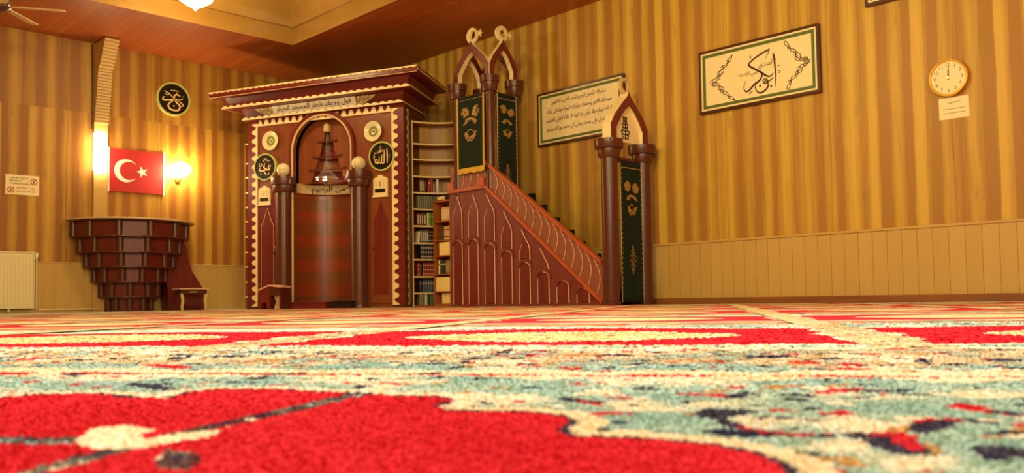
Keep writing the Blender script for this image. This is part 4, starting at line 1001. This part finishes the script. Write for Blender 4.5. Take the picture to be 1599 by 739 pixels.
# banners of dark green velvet
def banner(lab, mw, w, h, fringe, marks, sway=.01):
    t = thing('velvet_banner', lab, 'banner', mw, 'dark green embroidered banners on the pulpit')
    nx_, nz_ = 14, 24; vs = []; fs = []
    def Y(x, z): return sway * sin(x / w * 9) * (.35 + .65 * (-z / h))
    for j in range(nz_ + 1):
        for i in range(nx_ + 1):
            x = -w / 2 + w * i / nx_; z = -h * j / nz_; vs.append((x, Y(x, z), z))
    for j in range(nz_):
        for i in range(nx_):
            q = j * (nx_ + 1) + i; fs.append((q, q + 1, q + nx_ + 2, q + nx_ + 1))
    cl = MB().add(vs, fs).build('cloth', 'velvet', t, smooth_=80, recalc=False); sm = cl.modifiers.new('thick', 'SOLIDIFY'); sm.thickness = .008; sm.offset = 0
    mb = MB()
    for sgn in (-1, 1):
        q = [(sgn * w / 2, Y(sgn * w / 2, -h * k / 16) - .004, -h * k / 16) for k in range(17)]; mb.tube(q, .012 if fringe else .004, 6)
    mb.build('side_braid', 'fringe' if fringe else 'tan', t)
    mb = MB()
    for sgn in (-1, 1):
        for k in range(26):
            z = -h * (.05 + .92 * k / 26); mb.box(sgn * w * .45 - .004, sgn * w * .45 + .004, Y(sgn * w * .45, z) - .008, Y(sgn * w * .45, z) - .004, z - h * .004, z + h * .004)
    for k in range(14):
        x = -w * .42 + w * .84 * k / 13; mb.box(x - .009, x + .009, Y(x, -h * .045) - .009, Y(x, -h * .045) - .004, -h * .047, -h * .04)
    mb.build('border_stitching', 'gold', t)
    if fringe:
        mb = MB()
        for k in range(30):
            x = -w / 2 + w * k / 29; mb.tube([(x, Y(x, -h) - .004, -h + .03), (x + .004, Y(x, -h) - .008, -h - .045 - .008 * sin(k * .8))], .0105, 5)
        mb.build('fringe', 'fringe', t)
    for cxm, czm, rw, rh, style in marks:
        mb = MB(); cxm *= w; czm *= h; rw *= w; rh *= w; yy = min(Y(cxm - rw, -abs(czm)), Y(cxm + rw, -abs(czm)), Y(cxm, -abs(czm))) - .006
        rr = random.Random(int(cxm * 1000) + int(czm * 1000))
        if style == 'disc':
            for k in range(44):
                a = rr.uniform(0, 2 * pi); q = sqrt(rr.uniform(.04, 1)); x, z = cxm + rw * q * cos(a), czm + rh * q * sin(a)
                mb.stroke([(x - .016, z - .006), (x, z + .013), (x + .014, z - .004), (x + .005, z - .014)], .0075, yy, .002)
        elif style == 'arc':
            for k in range(48):
                a = pi * .02 + pi * .96 * k / 47; q = rr.uniform(.62, 1); x, z = cxm + rw * q * cos(a), czm + rh * q * sin(a) * .8 - .01
                mb.stroke([(x - .013, z), (x, z + .014), (x + .012, z - .004)], .0075, yy, .002)
        elif style == 'cup':
            for k in range(60):
                a = -pi * .04 - pi * .92 * k / 59; q = rr.uniform(.5, 1); x, z = cxm + rw * q * cos(a), czm + rh * q * sin(a)
                mb.stroke([(x - .012, z), (x, z - .014), (x + .012, z + .004)], .0075, yy, .002)
            mb.stroke([(cxm - rw * .4, czm - rh * .05), (cxm, czm + rh * .1), (cxm + rw * .4, czm - rh * .05)], .012, yy, .002)
        elif style == 'tree':
            for k in range(12):
                z = czm - rh + 2 * rh * k / 11; ww = rw * sin(pi * (k + .8) / 12.6) * (1 if k % 2 else .6)
                mb.stroke([(cxm - ww, z - .008), (cxm - ww * .4, z + .016), (cxm, z), (cxm + ww * .4, z + .016), (cxm + ww, z - .008)], .0075, yy, .002)
            mb.stroke([(cxm, czm - rh * 1.15), (cxm, czm + rh * 1.15)], .007, yy, .002)
        mb.v = [(x, Y(x, z) - .0065 + (y - yy), z) for x, y, z in mb.v]; mb.build('embroidery', 'gold', t)
    return t
UPM = [(-.2, -.22, .13, .14, 'disc'), (.2, -.22, .13, .14, 'disc'), (0, -.38, .24, .2, 'arc'), (0, -.47, .23, .26, 'cup')]
banner('green velvet banner with yellow fringe on the side of the pulpit pavilion', PF.mat((xL + xMid) / 2 + .015, -.04, 2.95), .56, 1.04, True, [(a, b * 1.0, c, d, e) for a, b, c, d, e in UPM])
UPM2 = [(-.2, -.14, .14, .14, 'disc'), (.2, -.16, .14, .14, 'disc'), (0, -.27, .25, .2, 'arc'), (0, -.33, .25, .28, 'cup'), (0, -.74, .2, .34, 'tree')]
_b = PF.w(xMid + .075, (yR + .03) / 2); banner('dark green velvet banner with embroidered tree on the pavilion front above the stairs', Matrix.Translation((_b.x + .01, _b.y, 2.94)), .36, 1.5, False, UPM2)
GM = [(-.2, -.175, .13, .13, 'disc'), (.2, -.185, .13, .13, 'disc'), (0, -.27, .26, .2, 'arc'), (0, -.31, .26, .3, 'cup'), (.02, -.7, .2, .4, 'tree')]
_b = GATE.w(0, 0); gx = XM + gy / 2
banner('long dark green velvet banner hanging to the floor in the pulpit gate', Matrix.Translation((gx + .02, 6.45 - .05, 1.735)), .40, 1.7, False, GM)

# ================================================================== LEFT WALL
# corner lectern of stacked half drums
KZ = [1.33, 1.11, .88, .66, .44, .22, 0.0]; KR = [.86, .76, .666, .545, .44, .335]
kur = thing('tiered_lectern', 'dark red half-round preaching lectern of six stacked tiers against the left wall', 'lectern', LEFT.mat(5.02, -.056, 0))
for k in range(6):
    R = KR[k] * .965; zt, zb = KZ[k], KZ[k + 1]; nf = 6 if k < 4 else 5
    ang = [pi + pi * (i / nf) for i in range(nf + 1)]
    poly = [(R * cos(a), R * sin(a)) for a in ang]
    ti = MB().prism(poly, zb, zt, plane='xy').build('tier', 'red', kur)
    for i, a in enumerate(ang):
        x, y = (R - .005) * cos(a), (R - .005) * sin(a)
        if i in (0, nf): y -= .035
        MB().lathe([(0, zb - .0), (.05, zb), (.05, zt), (0, zt)], (x, min(y, -.0), 0), 14).build('half_column', 'dark', ti, smooth_=40)
    MB().lathe([(0, zb - .012 if k < 5 else .001), (R + .03, zb - .012 if k < 5 else .001), (R + .03, zb + .012), (0, zb + .012)], (0, 0, 0), 20, pi, 2 * pi).build('tier_moulding', 'dark', ti)
tp = MB().lathe([(0, 1.33), (.9, 1.335), (.935, 1.36), (.935, 1.372), (0, 1.372)], (0, 0, 0), 40, pi, 2 * pi).build('top_slab', 'dark', kur, smooth_=30)
MB().lathe([(.936, 1.352), (.945, 1.354), (.945, 1.374), (.92, 1.378)], (0, 0, 0), 40, pi, 2 * pi).build('pale_edge', 'tan', tp)
zz = lambda px, py: (LEFT.px(px, py, -.3)[0] - 5.02, LEFT.px(px, py, -.3)[1])
P = [zz(262, 486), zz(258, 430), zz(268, 385), zz(280, 366), zz(288, 385), zz(292, 405), zz(298, 425), zz(308, 440), zz(315, 452), zz(319, 468), zz(320, 486)]
P = [(x, max(z, 0)) for x, z in P]
MB().prism(P, -.30, -.0).build('stair_side', 'red', kur)
MB().box(-.25, .0, -.35, -.12, 1.372, 1.392).build('book_rest', 'tan', kur)
# stool
x, z = LEFT.px(298, 485, -.75)
st = thing('stool', 'small dark wooden stool with curved legs right of the tiered lectern', 'stool', LEFT.mat(x, -.75, 0))
MB().box(-.235, .235, -.14, .14, .318, .338).build('top', 'pink', st, bevel=.004)
MB().box(-.2, .2, -.12, .12, .25, .318).build('apron', 'dark', st)
MB().tube([(-.08, -.13, .275), (-.03, -.135, .28), (.03, -.13, .278)], .008, 6).build('handle', 'tan', st)
MB().box(-.19, .19, .08, .1, .08, .25).build('back_board', 'red', st)
for sx in (-1, 1):
    for yy in (-.12, .1):
        P = [(sx * .21, .26), (sx * .17, .26), (sx * .155, .15), (sx * .17, .04), (sx * .165, 0), (sx * .2, 0), (sx * .205, .05), (sx * .195, .14)]
        MB().prism(P, yy, yy + .025).build('leg', 'tan' if (yy < 0) else 'dark', st)
# pilaster with ribbed corbel
pil = thing('pilaster', 'narrow pale pilaster with a ribbed leaning corbel on the left wall', 'pilaster', LEFT.mat(4.49, -.003, 0))
MB().box(0, .2, -.05, 0, 0, 2.85).build('shaft', 'cap', pil)
cp = [(2.85, .05), (3.22, .13), (3.65, .2), (3.78, .31), (3.9, .38), (4.085, .49)]
def cprof(z):
    for (a, b), (c, d) in zip(cp, cp[1:]):
        if z <= c: return b + (d - b) * (z - a) / (c - a)
    return cp[-1][1]
poly = [(0, 2.85)] + [(-b, a) for a, b in cp] + [(0, 4.085)]
co = MB().prism(poly, 0, .2, plane='yz').build('corbel', 'cap', pil)
nr = 27
for k in range(nr):
    z = 2.88 + (4.06 - 2.88) * k / (nr - 1); b = cprof(z)
    MB().box(-.004, .204, -b - .02, -b + .01, z - .013, z + .009).build('rib', 'tan', co)
# vertical wall lamp
xa, za = LEFT.px(147, 268, -.1); xb, zb = LEFT.px(168, 208, -.1)
wl = thing('wall_lamp', 'tall glowing white lamp fixed upright on the pilaster', 'lamp', LEFT.mat((xa + xb) / 2, -.05, (za + zb) / 2))
hh = (zb - za) / 2; ww = .1
MB().box(-ww * .9, ww * .9, -.015, -.001, -hh * .96, hh * .96).build('back_plate', 'white', wl)
rings = []
for z, s in ((-hh, .7), (-hh + .03, 1), (hh - .03, 1), (hh, .7)):
    rings.append([(ww * s * cos(a), -.016 + .075 * s * sin(a), z) for a in [pi + pi * k / 12 for k in range(13)]])
MB().loft(rings).build('cover', 'tube', wl, smooth_=40)
# sconce
xs_, zs_ = LEFT.px(283, 268, -.13)
sc = thing('wall_sconce', 'glowing sconce with a bright tulip shade on the left wall beside the red flag', 'lamp', LEFT.mat(xs_, 0, zs_))
MB().lathe([(0, -.03), (.05, -.03), (.055, 0), (0, 0)], (0, 0, -.12), 16, axis='y').build('wall_plate', 'brass', sc, smooth_=40)
MB().tube([(0, -.02, -.12), (0, -.08, -.15), (0, -.13, -.14), (0, -.13, -.09)], .01, 8).build('arm', 'brass', sc, smooth_=60)
MB().lathe([(0, -.095), (.035, -.09), (.11, -.05), (.15, .02), (.14, .08), (.08, .13), (0, .15)], (0, -.13, 0), 20).build('shade', 'flame', sc, smooth_=60)
# flag board
xa, za = LEFT.px(169, 298, -.02); xb, zb = LEFT.px(256, 240, -.02)
fw, fh = xb - xa, zb - za
fg = thing('flag_board', 'red flag with white crescent and star hung on the left wall above the lectern', 'flag', LEFT.mat((xa + xb) / 2, -.012, (za + zb) / 2))
MB().box(-fw / 2, fw / 2, -.012, -.0, -fh / 2, fh / 2).build('field', 'flag', fg)
for s_ in (-1, 1): MB().box(s_ * fw / 2 - .012, s_ * fw / 2 + .012, -.018, .0, -fh / 2 - .01, fh / 2 + .01).build('edge_strip', 'white', fg)
mb = MB(); R = fh * .27; cx = -fw * .19; A1 = radians(34)
oc = [(cx + R * cos(a), R * sin(a)) for a in [A1 + (2 * pi - 2 * A1) * k / 40 for k in range(41)]]
r2 = R * .8; ox = cx + R * .26
b0 = atan2(oc[0][1], oc[0][0] - ox); ic = [(ox + r2 * cos(a), r2 * sin(a)) for a in [b0 + (2 * pi - 2 * b0) * k / 40 for k in range(41)]]
MB().prism(oc + ic[::-1][1:-1], -.0145, -.0115).build('crescent', 'white', fg)
mb = MB(); star(mb, fw * .1, 0, fh * .14, -.0145, -.0115, pi); mb.build('star', 'white', fg)
# notice
xa, za = LEFT.px(8, 303, 0); xb, zb = LEFT.px(61, 276, 0)
nw, nh = xb - xa, zb - za
no = thing('notice_sign', 'small cream notice with red prohibition circles on the left wall above the radiator', 'sign', LEFT.mat((xa + xb) / 2, 0, (za + zb) / 2))
MB().box(-nw / 2, nw / 2, -.008, 0, -nh / 2, nh / 2).build('board', 'paper', no)
rr = random.Random(5)
def scrawl(mb, x0, x1, z, h, y):
    x = x0
    while x < x1 - .008:
        w = rr.uniform(.006, .012); mb.box(x, x + .0032, y - .001, y, z, z + h); 
        if rr.random() < .7: mb.box(x, x + w, y - .001, y, z + (h - .003) * rr.choice((0, .5, 1)), z + .003 + (h - .003) * rr.choice((0, .5, 1)) if False else z + h * .5 + .002)
        x += w + .004
        if rr.random() < .08: x += .012
mb = MB()
for z, x1 in ((.085, .08), (.045, .0), (.005, .11)): scrawl(mb, -nw * .38, x1, z, .024, -.0085)
mb.build('printed_lines', 'ink', no)
mb = MB()
for z, x1 in ((-.055, nw * .4), (-.1, nw * .38)): scrawl(mb, -nw * .18, x1, z, .022, -.0085)
mb.build('printed_lines', 'flag', no)
for cx, cz in ((nw * .34, .055), (-nw * .34, -.075)):
    s_ = MB().lathe([(.034, -.0095), (.046, -.0095), (.046, -.008)], (cx, 0, cz), 24, axis='y').build('prohibition_ring', 'flag', no)
    mb = MB(); mb.stroke([(cx - .03, cz - .03), (cx + .03, cz + .03)], .008, -.009, .001); mb.build('slash', 'flag', s_)
    mb = MB(); mb.stroke([(cx + .008, cz - .022), (cx, cz), (cx - .006, cz + .02)], .012, -.0085, .001); mb.build('symbol', 'ink', s_)
# radiator
xa, za = LEFT.px(51, 482, -.1); zt = LEFT.px(25, 393, -.1)[1]
ra = thing('radiator', 'cream panel radiator under the notice on the left wall', 'radiator', LEFT.mat(xa, -.02, 0))
LN = 1.6
MB().box(-LN, 0, -.1, -.085, za, zt - .02).box(-LN, 0, -.03, -.015, za, zt - .02).build('panels', 'rad', ra, bevel=.004)
for k in range(34): MB().box(-.02 - k * .047 - .03, -.02 - k * .047, -.106, -.099, za + .03, zt - .05).build('fin', 'rad', ra, bevel=.005)
MB().box(-LN - .01, .012, -.112, -.005, zt - .02, zt).build('top_grille', 'rad', ra, bevel=.004)
MB().box(.0, .012, -.112, -.005, za, zt - .02).build('side_cover', 'rad', ra, bevel=.003)
v = MB().tube([(.0, -.06, zt - .09), (.05, -.06, zt - .09), (.05, -.06, zt - .06)], .013, 8).build('valve', 'white', ra, smooth_=50)
MB().lathe([(0, 0), (.026, 0), (.028, .05), (.02, .06), (0, .06)], (.05, -.06, zt - .075), 14).build('knob', 'white', v, smooth_=40)
MB().tube([(.05, -.06, zt - .09), (.05, -.06, .06), (.09, -.05, .045), (.9, -.05, .045)], .011, 8).build('pipe', 'rad', ra, smooth_=60)
for fx in (-.3, -1.3): MB().tube([(fx, -.06, za + .01), (fx, -.06, .02)], .02, 8).build('foot', 'rad', ra)

# ================================================================== RIGHT WALL
def frame_pic(px_tl, px_br, lab, dep=.055, bord=.032, group='framed calligraphy pictures on the right wall', size=None):
    x0, z1 = RIGHT.px(*px_tl, -dep); 
    if size: x1, z0 = x0 + size[0], z1 - size[1]
    else: x1, z0 = RIGHT.px(*px_br, -dep)
    w, h = x1 - x0, z1 - z0
    t = thing('framed_picture', lab, 'picture', RIGHT.mat((x0 + x1) / 2, 0, (z0 + z1) / 2), group)
    R_ = lambda a, b: [(-a, -b), (a, -b), (a, b), (-a, b)]
    MB().prism(R_(w / 2, h / 2), -dep, -.002, [R_(w / 2 - bord, h / 2 - bord)]).build('frame', 'framewood', t, bevel=.006)
    b = bord; MB().prism(R_(w / 2 - b, h / 2 - b), -dep + .006, -dep + .012, [R_(w / 2 - b - .02, h / 2 - b - .02)]).build('fillet', 'cream', t)
    b += .02; MB().prism(R_(w / 2 - b, h / 2 - b), -dep + .009, -dep + .014, [R_(w / 2 - b - .036, h / 2 - b - .036)]).build('mount', 'green', t)
    MB().box(-w / 2 + .03, w / 2 - .03, -dep + .0135, -dep + .03, -h / 2 + .03, h / 2 - .03).build('sheet', 'paper', t)
    return t, w, h, -dep + .013
t, w, h, yy = frame_pic((838, 148), (972, 203), 'framed sheet of four calligraphy lines on the right wall behind the pulpit gate', size=(1.565, .765))
mb = MB(); LN_ = ['بسم الله الرحمن الرحيم الحمد لله رب العالمين', 'سبحانك اللهم وبحمدك وتبارك اسمك وتعالى جدك', 'لا اله غيرك ولا حول ولا قوة الا بالله العلي العظيم', 'اللهم صل على محمد وعلى ال محمد وبارك وسلم']
for k, s_ in enumerate(LN_):
    letter(mb, ar(s_), -w * .39 + (.1 if k == 0 else 0), w * .37 - (.1 if k in (0,) else 0), h * (.22 - .165 * k), h * (.335 - .165 * k), yy - .001, bold=.012)
    for q in range(16): mb.dot(-w * .38 + w * .75 * rr.random(), h * (.21 - .165 * k + .15 * rr.random()), .005, yy, .001, 6)
mb.build('lettering', 'ink', t)
t, w, h, yy = frame_pic((1090, 83), (1284, 141), 'framed calligraphy name between two scrolls on the right wall left of the clock', size=(1.52, .755))
mb = MB(); 
# brush strokes of the large name, where they stand on the sheet
_ctr = RIGHT.px(1090, 83, -.055); _cx, _cz = _ctr[0] + w / 2, _ctr[1] - h / 2
def sheet(cx_, cy_, k=9.233, ox=1130, oy=70):
    q = RIGHT.px(ox + cx_ / k, oy + cy_ / k, yy); return (q[0] - _cx, q[1] - _cz)
def st_(pts, ws, th=.002): mb.stroke([sheet(a, b) for a, b in pts], [q * .00086 for q in ws], yy, th)
st_([(662, 52), (640, 75), (560, 118), (440, 200), (372, 262), (360, 296)], [6, 22, 24, 22, 22, 24])
st_([(658, 55), (642, 120), (605, 190)], [14, 9, 4])
st_([(360, 285), (372, 308), (430, 340), (530, 390), (600, 438), (655, 455), (700, 430), (714, 392)], [20, 24, 26, 28, 26, 22, 14, 5])
st_([(530, 385), (552, 440), (520, 512), (440, 575), (375, 650), (325, 676), (295, 640), (300, 575), (322, 515)], [10, 22, 27, 28, 26, 20, 11, 7, 4])
st_([(712, 120), (722, 160), (736, 260), (750, 400), (750, 500), (744, 606)], [8, 30, 24, 20, 16, 6])
st_([(745, 200), (755, 215)], [8, 4])
st_([(600, 488), (572, 505), (572, 540), (605, 555), (634, 535), (625, 500), (600, 488)], [12, 16, 18, 18, 18, 16, 12])
st_([(634, 520), (642, 590), (604, 650), (535, 692), (482, 672), (456, 612), (466, 540)], [14, 22, 25, 24, 17, 11, 5])
st_([(625, 530), (680, 505), (716, 462)], [12, 18, 6])
for a_, b_ in ((525, 590), (685, 595), (602, 522)):
    q = sheet(a_, b_); mb.dot(q[0], q[1], .0135, yy, .002)
st_([(385, 140), (378, 175), (392, 188), (398, 165)], [5, 12, 10, 4]); st_([(368, 712), (420, 662)], [8, 12])
st_([(780, 318), (795, 298), (822, 290)], [5, 9, 6]); st_([(790, 372), (815, 380), (800, 404), (788, 390)], [6, 9, 9, 5])
q0, q1 = sheet(505, 350), sheet(705, 195); letter(mb, ar('الصديق'), q0[0], q1[0], q0[1], q1[1], yy - .001, bold=.0)
q0, q1 = sheet(215, 500), sheet(500, 350); letter(mb, ar('رضي الله عنه'), q0[0], q1[0], q0[1], q1[1], yy - .001, bold=.0)
mb.build('lettering', 'ink', t)
for base_ in ([(290, 258), (262, 312), (228, 350), (205, 400), (160, 455), (205, 488), (228, 520), (268, 555), (315, 588)], [(668, 160), (715, 215), (755, 245), (785, 285), (842, 298), (790, 345), (770, 385), (725, 430), (690, 508)]):
    mb = MB(); B_ = [sheet(a_, b_, 4.618, 1080, 30) for a_, b_ in base_]; P_, _ = smooth(B_, .01, 5); n_ = len(P_)
    for sg in (-1, 1):
        mb.stroke([(p[0] + sg * (.010 + .020 * abs(sin(i * .62))) * sin(pi * (i + 1.5) / (n_ + 2)) ** .5, p[1] + sg * .010 * sin(i * 1.25)) for i, p in enumerate(P_)], .0085, yy, .001)
    for i, r_ in ((4, .012), (10, .02), (14, .028), (17, .026), (20, .03), (22, .026), (26, .024), (30, .018), (36, .012)):
        p = P_[min(i, n_ - 1)]; sg = 1 if i % 2 else -1
        mb.stroke([(p[0] + sg * .016 + r_ * cos(q), p[1] + r_ * sin(q)) for q in [2 * pi * k / 8 + i for k in range(8)]], .0075, yy, .001)
    mb.build('scroll_ornament', 'ink', t)
# third frame cut by the top of the picture
xl, zl = RIGHT.px(1350, 11, -.055)
t = thing('framed_picture', 'framed picture cut off by the top edge of the photo above the clock', 'picture', RIGHT.mat(xl + .5, 0, zl + .38), 'framed calligraphy pictures on the right wall')
R_ = lambda a, b: [(-a, -b), (a, -b), (a, b), (-a, b)]
MB().prism(R_(.5, .38), -.055, -.002, [R_(.465, .345)]).build('frame', 'framewood', t, bevel=.006)
MB().prism(R_(.467, .347), -.049, -.043, [R_(.447, .327)]).build('fillet', 'cream', t)
MB().prism(R_(.447, .327), -.046, -.041, [R_(.41, .29)]).build('mount', 'green', t)
MB().box(-.42, .42, -.0415, -.03, -.3, .3).build('sheet', 'paper', t)
# clock
xc, zc = RIGHT.px(1480, 121, -.06)
ck = thing('wall_clock', 'round gold-rimmed wall clock on the right wall above the paper notice', 'clock', RIGHT.mat(xc, 0, zc))
R = .178
MB().lathe([(0, 0), (R, 0), (R * 1.03, -.03), (R, -.06), (R * .9, -.062), (R * .88, -.05), (0, -.05)], n=48, axis='y').build('case', 'brass', ck, smooth_=40)
MB().lathe([(0, -.0505), (R * .885, -.0505), (R * .885, -.0495)], n=48, axis='y').build('dial', 'paper', ck)
for k in range(1, 13):
    mb = MB()
    a = pi / 2 - 2 * pi * k / 12; x, z = R * .7 * cos(a), R * .7 * sin(a)
    vs, fs = glyphs(str(k)); 
    ax = (min(q[0] for q in vs) + max(q[0] for q in vs)) / 2; az = (min(q[1] for q in vs) + max(q[1] for q in vs)) / 2
    mb.add([(x + (q[0] - ax) * .046, -.0512, z + (q[1] - az) * .046) for q in vs], fs); mb.build('numeral', 'ink', ck)
MB().prism([(-.006, -.02), (.006, -.02), (.004, .075), (-.004, .075)], -.054, -.052).build('hour_hand', 'flag', ck)
MB().prism([(-.004, -.02), (.006, -.02), (.008, .105), (.003, .105)], -.057, -.055).build('minute_hand', 'ink', ck)
MB().lathe([(0, -.059), (.01, -.059), (.01, -.05)], n=12, axis='y').build('hub', 'brass', ck)
# paper notice
xa, za = RIGHT.px(1467, 186, 0); xb, zb = RIGHT.px(1513, 150, 0)
pw, ph = xb - xa, .21
pn = thing('paper_notice', 'cream paper notice pinned to the right wall under the round clock', 'notice', RIGHT.mat((xa + xb) / 2, 0, (za + zb) / 2 + .0))
MB().box(-pw / 2, pw / 2, -.003, 0, -ph / 2, ph / 2).build('sheet', 'paper', pn)
mb = MB(); mb.stroke([(-.05, .045), (-.03, .06), (-.02, .045), (-.005, .06), (.01, .045)], .005, -.003, .0008); mb.stroke([(.02, .05), (.04, .065), (.06, .055)], .005, -.003, .0008)
for z in (-.01, -.05):
    mb.stroke([(-pw * .36 + pw * .72 * k / 14, z + .003 * (k % 2)) for k in range(15)], .004, -.003, .0008)
mb.build('handwriting', 'ink', pn)

# ================================================================== CEILING FIXTURES
hub = on_z(2, 10, 3.62)
fan = thing('ceiling_fan', 'brown ceiling fan with brass hub at the top left corner', 'fan', Matrix.Translation((hub.x, hub.y, 3.62)))
hf = H
MB().lathe([(0, -.06), (.05, -.055), (.11, -.02), (.12, .04), (.09, .08), (.03, .1), (0, .1)], n=24).build('motor', 'dark', fan, smooth_=50)
MB().cyl(0, 0, .09, H - 3.62, .014, 10).build('rod', 'brass', fan)
MB().lathe([(.015, H - 3.62 - .08), (.07, H - 3.62 - .02), (.07, H - 3.62), (0, H - 3.62)], n=18).build('canopy', 'brass', fan, smooth_=40)
MB().lathe([(0, .1), (.05, .1), (.06, .14), (.03, .17), (.02, .17)], n=18).build('collar', 'brass', fan, smooth_=50)
for k in range(5):
    a = radians(-28 + 72 * k); q = Matrix.Rotation(a, 4, 'Z') @ Matrix.Rotation(radians(12), 4, 'X')
    mb = MB().prism([(.1, -.035), (.2, -.06), (.62, -.075), (.68, -.03), (.68, .03), (.62, .075), (.2, .06), (.1, .035)], -.006, .006, plane='xy')
    mb.v = [tuple(q @ Vector(p)) for p in mb.v]; bl = mb.build('blade', 'tan', fan, bevel=.002)
    mb = MB().box(.06, .16, -.02, .02, -.012, -.006); mb.v = [tuple(q @ Vector(p)) for p in mb.v]; mb.build('blade_iron', 'brass', bl)
# bowl chandeliers hung in the ceiling tray
ZTOP = H + prof[-1][1] - H
def chandelier(x, y, z, lab):
    t = thing('bowl_chandelier', lab, 'lamp', Matrix.Translation((x, y, z)), 'bowl lamps hung from the ceiling')
    MB().lathe([(0, -.03), (.012, -.025), (.02, -.005), (.05, .02), (.12, .055), (.2, .11), (.245, .18), (.25, .2), (.235, .2), (.19, .13), (.0, .06)], n=32).build('bowl', 'bowl', t, smooth_=60)
    MB().lathe([(.25, .195), (.262, .2), (.262, .215), (.245, .22), (.25, .195)], n=32).build('rim', 'brass', t, smooth_=40)
    mb = MB()
    for k in range(3):
        a = 2 * pi * k / 3; mb.tube([(.25 * cos(a), .25 * sin(a), .21), (.02 * cos(a), .02 * sin(a), .6)], .006, 6)
    mb.build('hanging_chain', 'brass', t)
    MB().cyl(0, 0, .59, ZTOP - z, .008, 8).build('rod', 'brass', t)
    MB().lathe([(.01, ZTOP - z - .07), (.06, ZTOP - z - .02), (.065, ZTOP - z), (0, ZTOP - z)], n=18).build('canopy', 'brass', t, smooth_=40)
    return t
P = on_z(305, 17, 3.93)
chandelier(P.x, P.y, 3.96, 'glowing bowl chandelier hanging at the top edge of the photo')
LAMPS = [(4.6, 4.6), (0.6, 5.2), (4.4, -.6), (-2.6, 2.6)]
def area(name, x, y, z, power, size, col=WARM):
    l = bpy.data.lights.new(name, 'POINT'); l.energy = power; l.shadow_soft_size = size; l.color = col
    o = bpy.data.objects.new(name, l); COL.objects.link(o); o.location = (x, y, z); return o
for x, y in LAMPS:
    area('lamp_light', x, y, 3.2, CHANDELIER_POWER, .12)
area('lamp_light', .9, .9, 2.6, NEAR_POWER, .15, (1, .98, .92))
